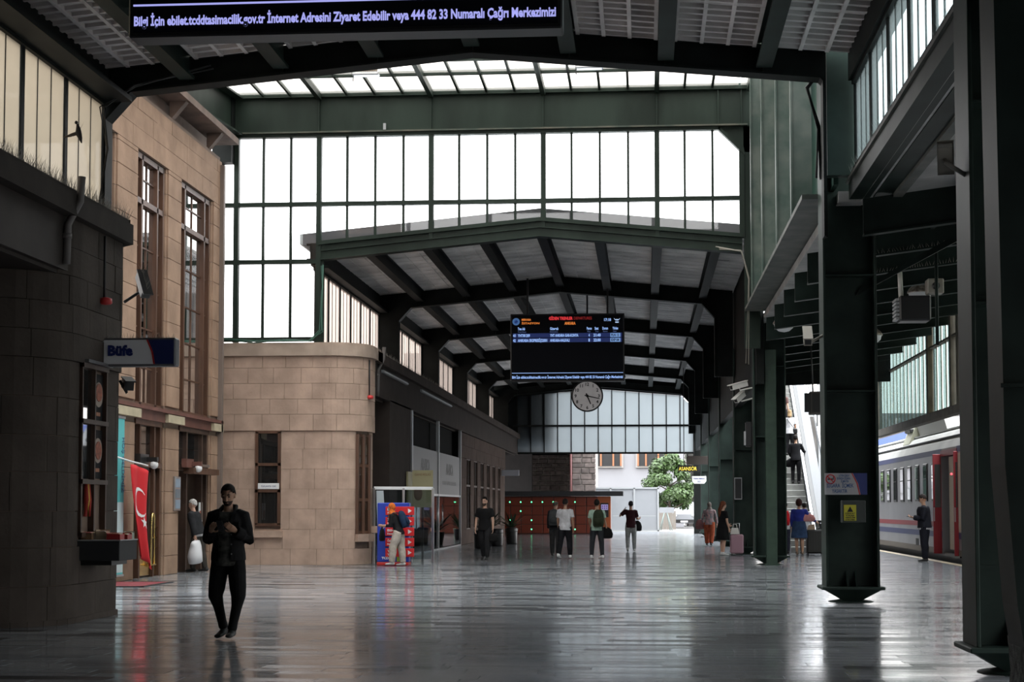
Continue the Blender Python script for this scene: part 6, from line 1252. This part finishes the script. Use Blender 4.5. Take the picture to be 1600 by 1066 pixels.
# the man walking towards the camera, both hands on his phone
CAMO = mat('camouflage_print', (.12, .12, .105), .85, col2=(.02, .021, .02), scale=14, detail=2)
P = person('man in a black denim jacket and black trousers looking down at his phone', (-4.76, 18.75, 0), 176, 1.75, 2, legs=[((-.12, .14, -1), (.20, -.04, -1)), ((.10, .10, -1), (-.17, -.32, -1))], arms=[((-.24, -.04, -.95), (.36, .74, .40)), ((.24, -.04, -.95), (-.36, .74, .40))], head=(4, 16), top=CAMO, sleeve='short', jacket=(.010, .010, .011), trousers=(.008, .008, .009), foot=((-6, 0), (8, 9)), tuck=True, loose=1.0, palm=((.7, -.3, .6), (-.7, -.3, .6)), hand_curl=(42, 42), beard=(.035, .022, .016), vox=.0055, extra='open', skin='tan')
h = (P['arms'][0][2]+P['arms'][1][2])/2+V((0, .10, .055))
t = carried(P, 'phone', 'dark phone held in both hands by the man in the black denim jacket', 'phone'); b = MB(); R_ = Matrix.Rotation(math.radians(-38), 3, 'X')
q = MB(); q.cbox(-.037, -.005, -.078, .037, .005, .078, .004); q.v = [tuple(h+R_ @ V(p)) for p in q.v]; q.build('case', BLACK, t); q = MB(); q.box(-.033, -.0065, -.072, .033, -.005, .072); q.v = [tuple(h+R_ @ V(p)) for p in q.v]; q.build('screen', mat('phone_glass', (.03, .035, .04), .1), t)
r_ = P['root']; s = P['s']
b = MB()
for sg in (-1, 1): b.tube([P['nb']+V((0, -.085, .03)), P['nb']+V((sg*.08, -.05, .025)), P['nb']+V((sg*.095, .04, -.02)), P['nb']+V((sg*.075, .115, -.09))], [(.02, .035), (.02, .035), (.018, .032), (.012, .02)], 10)
b.build('collar', cloth((.010, .010, .011)), r_)
for sg in (-1, 1): b = MB(); c = P['hip']+V((sg*.125, .155, .37)); b.cbox(c.x-.05, c.y-.012, c.z-.05, c.x+.05, c.y+.004, c.z+.045, .008); b.build('chest_pocket', cloth((.013, .013, .014)), r_)
for z in (.05, .16, .27): b = MB(); b.ell(P['hip']+V((-.085, .158, z)), (.009, .004, .009), 8, 5); b.build('button', CHROME, r_)
for sg in (-1, 1): b = MB(); b.cbox(sg*.155-.03, -.02, .56, sg*.155+.03, .12, .72, .015); b.build('cargo_pocket', cloth((.008, .008, .009)), r_)
# old man at the open door
P = person('white haired old man in a dark coat going in at the open station door', (-10.34, 37.9, 0), 78, 1.70, 14, arms=[((-.12, -.28, -1), (0, -.22, -1)), ((.10, .05, -1), (0, .2, -1))], legs=[((-.02, .22, -1), (0, -.02, -1)), ((.02, -.10, -1), (0, -.28, -1))], head=(8, 8), skin='fair', hair=(.55, .54, .52), top=(.3, .3, .32), sleeve='long', jacket=(.022, .023, .026), trousers=(.05, .045, .04), loose=1.15, hand_curl=(60, 60))
bag(P, 0, 'full white plastic carrier bag hanging from the old man\'s hand', 'carrier_bag', mat('white_plastic', (.66, .67, .70), .35), .36, .52, .34, .02, prof=[(-.5, .40, .36), (-.46, .52, .46), (-.2, .50, .50), (0, .53, .44), (.25, .50, .36), (.42, .52, .24), (.5, .44, .10)])
# woman at the totem
P = person('woman in an orange headscarf, black top and wide beige trousers bending at the totem', (-6.27, 42.15, 0), 82, 1.64, 20, legs=[((-.05, .34, -1), (0, .05, -1)), ((.05, -.08, -1), (0, -.12, -1))], arms=[((-.1, .10, -1), (.15, .9, .05)), ((.1, .05, -1), (-.1, .9, .0))], head=(10, 18), skin='fair', hair=(.62, .15, .025), hair_style='hijab', top=(.014, .014, .016), sleeve='three', trousers=(.46, .41, .36), loose=1.55, shoes=(.6, .6, .6), woman=True, hand_curl=(50, 50))
backpack(P, 'navy blue backpack on the woman in the orange headscarf', (.012, .03, .07), .32, .44, .2)
bag(P, 1, 'black shopping bag held in front by the woman in the orange headscarf', 'shopping_bag', (.012, .012, .014), .32, .34, .12, .05)
# man in black
P = person('bearded man in a black shirt and trousers walking towards the camera', (-4.5, 46.7, 0), 172, 1.78, 1, legs=[((-.02, .28, -1), (0, .02, -1)), ((.02, -.14, -1), (-.02, -.42, -1))], arms=[((-.22, .06, -1), (-.05, .25, -1)), ((.24, -.02, -1), (.05, .22, -1))], head=(-8, 4), skin='fair', top=(.008, .008, .009), trousers=(.016, .016, .018), beard=(.02, .015, .012), foot=((0, 0), (0, 12)), wide=1.05)
bag(P, 0, 'black bag hanging from the hand of the bearded man in black', 'hand_bag', (.008, .008, .008), .3, .26, .12, .02)
# walkers going away
P = person('man in a white t-shirt, dark trousers and white shoes walking away', (-2.33, 48.6, 0), -14, 1.74, 3, legs=[((-.06, -.20, -1), (-.02, -.42, -1)), ((.05, .26, -1), (.02, .06, -1))], arms=[((-.2, .12, -1), (0, .4, -1)), ((.18, -.06, -1), (.04, .22, -1))], head=(6, 6), top=(.60, .60, .63), trousers=(.010, .010, .013), shoes=(.7, .7, .7), loose=1.2, foot=((0, 14), (-18, 0)), wide=1.08)
P = person('balding man in a dark grey jacket half hidden behind the white t-shirt', (-2.74, 51.0, 0), -8, 1.70, 4, legs=[((-.05, .2, -1), (0, 0, -1)), ((.05, -.15, -1), (0, -.35, -1))], head=(-18, 4), skin='fair', hair=(.10, .09, .08), hair_style='bald', top=(.03, .03, .035), sleeve='long', jacket=(.022, .024, .027), trousers=(.04, .04, .042), loose=1.25)
backpack(P, 'grey backpack on the balding man', (.07, .075, .08), .34, .5, .2)
P = person('man in a mint green t-shirt and dark jeans walking away', (-1.40, 48.7, 0), -4, 1.72, 2, legs=[((-.12, .06, -1), (-.04, -.10, -1)), ((.10, .10, -1), (.06, -.08, -1))], arms=[((-.2, .05, -1), (.1, .5, -.8)), ((.24, -.05, -1), (.2, .3, -1))], top=(.36, .50, .41), trousers=(.028, .030, .036), shoes=(.7, .7, .7), foot=((4, 0), (-35, 0)), loose=1.1, wide=1.02)
backpack(P, 'dark olive backpack slung on one shoulder of the man in mint green', (.030, .038, .022), .33, .50, .19, off=(.07, 0, -.02), both=False, side=1, pocket=(.028, .035, .02))
bag(P, 1, 'black jacket bundled over the arm of the man in mint green', 'folded_jacket', (.006, .006, .007), .38, .34, .2, -.14, off=(-.04, 0, 0), handle=False, cat='jacket')
P = person('person in a maroon top and pale jeans walking away with a phone at the ear', (-.47, 56.4, 0), 0, 1.70, 0, legs=[((-.05, .12, -1), (0, -.42, -1)), ((.05, .12, -1), (.02, 0, -1))], arms=[((-.75, .1, -.55), (.62, .05, .85)), ((.2, .1, -1), (.2, .55, .1))], head=(4, 0), hair=(.012, .011, .012), top=(.030, .006, .010), trousers=(.30, .31, .31), shoes=(.45, .45, .44), loose=1.15, foot=((0, 12), (0, 0)), palm=((1, 0, 0), None))
bag(P, 1, 'black bag hanging from the forearm of the person in maroon', 'shoulder_bag', (.006, .006, .007), .3, .36, .16, .08, off=(-.12, -.1, -.02))
t = carried(P, 'phone', 'phone held at the ear of the person in maroon', 'phone'); g = P['arms'][0][2]+P['arms'][0][3]*.08; b = MB(); b.cbox(g.x+.01, g.y-.04, g.z-.07, g.x+.022, g.y+.04, g.z+.07, .004); b.build('case', BLACK, t)
PRINT = mat('mottled_blouse', (.30, .17, .17), .85, col2=(.08, .09, .10), scale=12, detail=3)
P = person('woman in a mottled blouse, headscarf and rust coloured trousers walking away', (2.52, 65.5, 0), -12, 1.70, 5, legs=[((-.04, .16, -1), (.02, -.05, -1)), ((.04, -.10, -1), (-.04, -.30, -1))], arms=[((-.3, .05, -1), (-.1, .4, -1)), ((.3, .0, -1), (.1, .2, -1))], head=(-10, 4), skin='fair', hair=(.12, .10, .09), hair_style='hijab', top=PRINT, sleeve='long', jacket=None, trousers=(.26, .055, .022), loose=1.25, woman=True, wide=1.22)
bag(P, 0, 'dull red bag hanging at the side of the woman in the mottled blouse', 'shoulder_bag', (.16, .07, .07), .34, .40, .2, .0, off=(-.10, -.05, .25))
P = person('woman with long auburn hair in a knee length black dress pushing a suitcase', (2.42, 52.2, 0), -62, 1.68, 2, legs=[((-.03, .10, -1), (0, -.05, -1)), ((.06, -.02, -1), (.03, -.12, -1))], arms=[((-.10, .35, -.85), (.05, .85, -.55)), ((.15, .05, -1), (0, .3, -1))], head=(-6, 0), skin='fair', hair=(.14, .045, .022), hair_style='long', top=(.006, .006, .007), dress=((.006, .006, .007), -.42), shoes=(.6, .6, .58), woman=True, wide=1.18, hand_curl=(60, 30), foot=((0, 0), (14, 0)))
P = person('woman with curly dark hair in a royal blue cardigan and denim skirt', (4.82, 52.6, 0), -10, 1.74, 1, legs=[((.02, .06, -1), (.03, -.08, -1)), ((.0, .04, -1), (.02, -.18, -1))], arms=[((-.15, .02, -1), (.05, .25, -1)), ((.55, .05, -.9), (.60, .5, -.35))], hair=(.035, .012, .010), hair_style='curly', skin='tan', top=(.018, .028, .20), sleeve='long', skirt=((.022, .045, .10), -.38), shoes=(.16, .11, .08), woman=True, wide=1.2)
bag(P, 1, 'pink handbag tucked under the arm of the woman in royal blue', 'clutch_bag', (.55, .25, .24), .50, .26, .14, -.30, off=(-.34, -.22, 0), handle=False)
P = person('dark haired person in white with a red backpack at the foot of the escalator', (4.50, 54.0, 0), -4, 1.66, 0, top=(.55, .55, .57), trousers=(.03, .03, .05), skin='tan')
backpack(P, 'bright red backpack on the person in white by the escalator', (.55, .012, .02), .30, .48, .16)
P = person('person in a pale grey shirt stepping onto the escalator', (5.17, 54.5, 0), 6, 1.64, 2, top=(.40, .41, .43), sleeve='long', trousers=(.05, .05, .06), skin='tan')
P = person('man in a dark suit standing by the train reading his phone', (7.68, 46.5, 0), 80, 1.84, 2, legs=[((-.03, .03, -1), (0, -.05, -1)), ((.03, .03, -1), (0, -.05, -1))], arms=[((-.1, .1, -1), (.1, .9, .15)), ((.1, .08, -1), (-.15, .9, .1))], head=(4, 26), skin='tan', hair=(.03, .022, .02), top=(.45, .45, .48), sleeve='long', jacket=(.010, .011, .017), trousers=(.010, .011, .017), loose=1.2, palm=((0, -.2, 1), (0, -.2, 1)), hand_curl=(45, 45), wide=1.22)
t = carried(P, 'phone', 'phone in the hands of the man in the dark suit', 'phone'); g = (P['arms'][0][2]+P['arms'][1][2])/2+V((0, .11, .03)); b = MB(); b.cbox(g.x-.04, g.y-.07, g.z-.006, g.x+.04, g.y+.07, g.z+.006, .004); b.build('case', BLACK, t)
def on_step(y): return math.ceil((y-EY0+.05)/(.21/SLP)-1)*.21+.205
def esc(x, yk): k = round((yk-EY0)/(.21/SLP)); return (x, EY0+k*.21/SLP+.16, .21*k+.205)
stand = [((-.03, .10, -1), (0, -.10, -1)), ((.03, .06, -1), (0, -.08, -1))]
P = person('woman in a white t-shirt and black trousers riding up the escalator', esc(5.22, 60.2), -6, 1.64, 3, legs=stand, top=(.62, .62, .64), trousers=(.012, .012, .014), hair=(.28, .19, .10), hair_style='bob', woman=True, wide=1.15)
t = carried(P, 'shoulder_strap_bag', 'thin strapped bag across the back of the white t-shirt on the escalator', 'bag'); b = MB(); hh_ = P['hip']; b.tube([hh_+V((-.10, -.10, .47)), hh_+V((0, -.17, .32)), hh_+V((.15, -.14, .12))], .011, 6); b.build('strap', DGREY, t); b = MB(); b.cbox(.10, hh_.y-.12, hh_.z-.06, .28, hh_.y+.02, hh_.z+.12, .03); b.build('pouch', BLACK, t)
P = person('man in black holding the handrail on the escalator', esc(5.28, 58.6), -4, 1.72, 4, legs=[((-.03, .30, -1), (0, -.2, -1)), ((.03, .0, -1), (0, -.06, -1))], arms=[((-.2, .05, -1), (.2, .6, -.4)), ((.4, .5, -.8), (.25, .9, -.1))], top=(.010, .010, .012), sleeve='long', trousers=(.010, .010, .012), skin='tan')
bag(P, 0, 'black bag in the hand of the man in black on the escalator', 'hand_bag', (.008, .008, .009), .3, .3, .14, .02, off=(-.06, 0, 0))
P = person('dark haired woman in a brown top higher up the escalator', esc(5.08, 61.4), -34, 1.64, 2, legs=stand, arms=[((-.2, .2, -1), (-.2, .8, -.2)), ((.15, .05, -1), (0, .3, -1))], hair=(.02, .014, .012), hair_style='bob', top=(.10, .055, .05), trousers=(.012, .012, .014), skin='fair', woman=True)
bag(P, 0, 'pale pink and black bag on the arm of the woman in the brown top', 'shoulder_bag', (.40, .27, .27), .26, .26, .14, .0, off=(-.08, 0, 0))
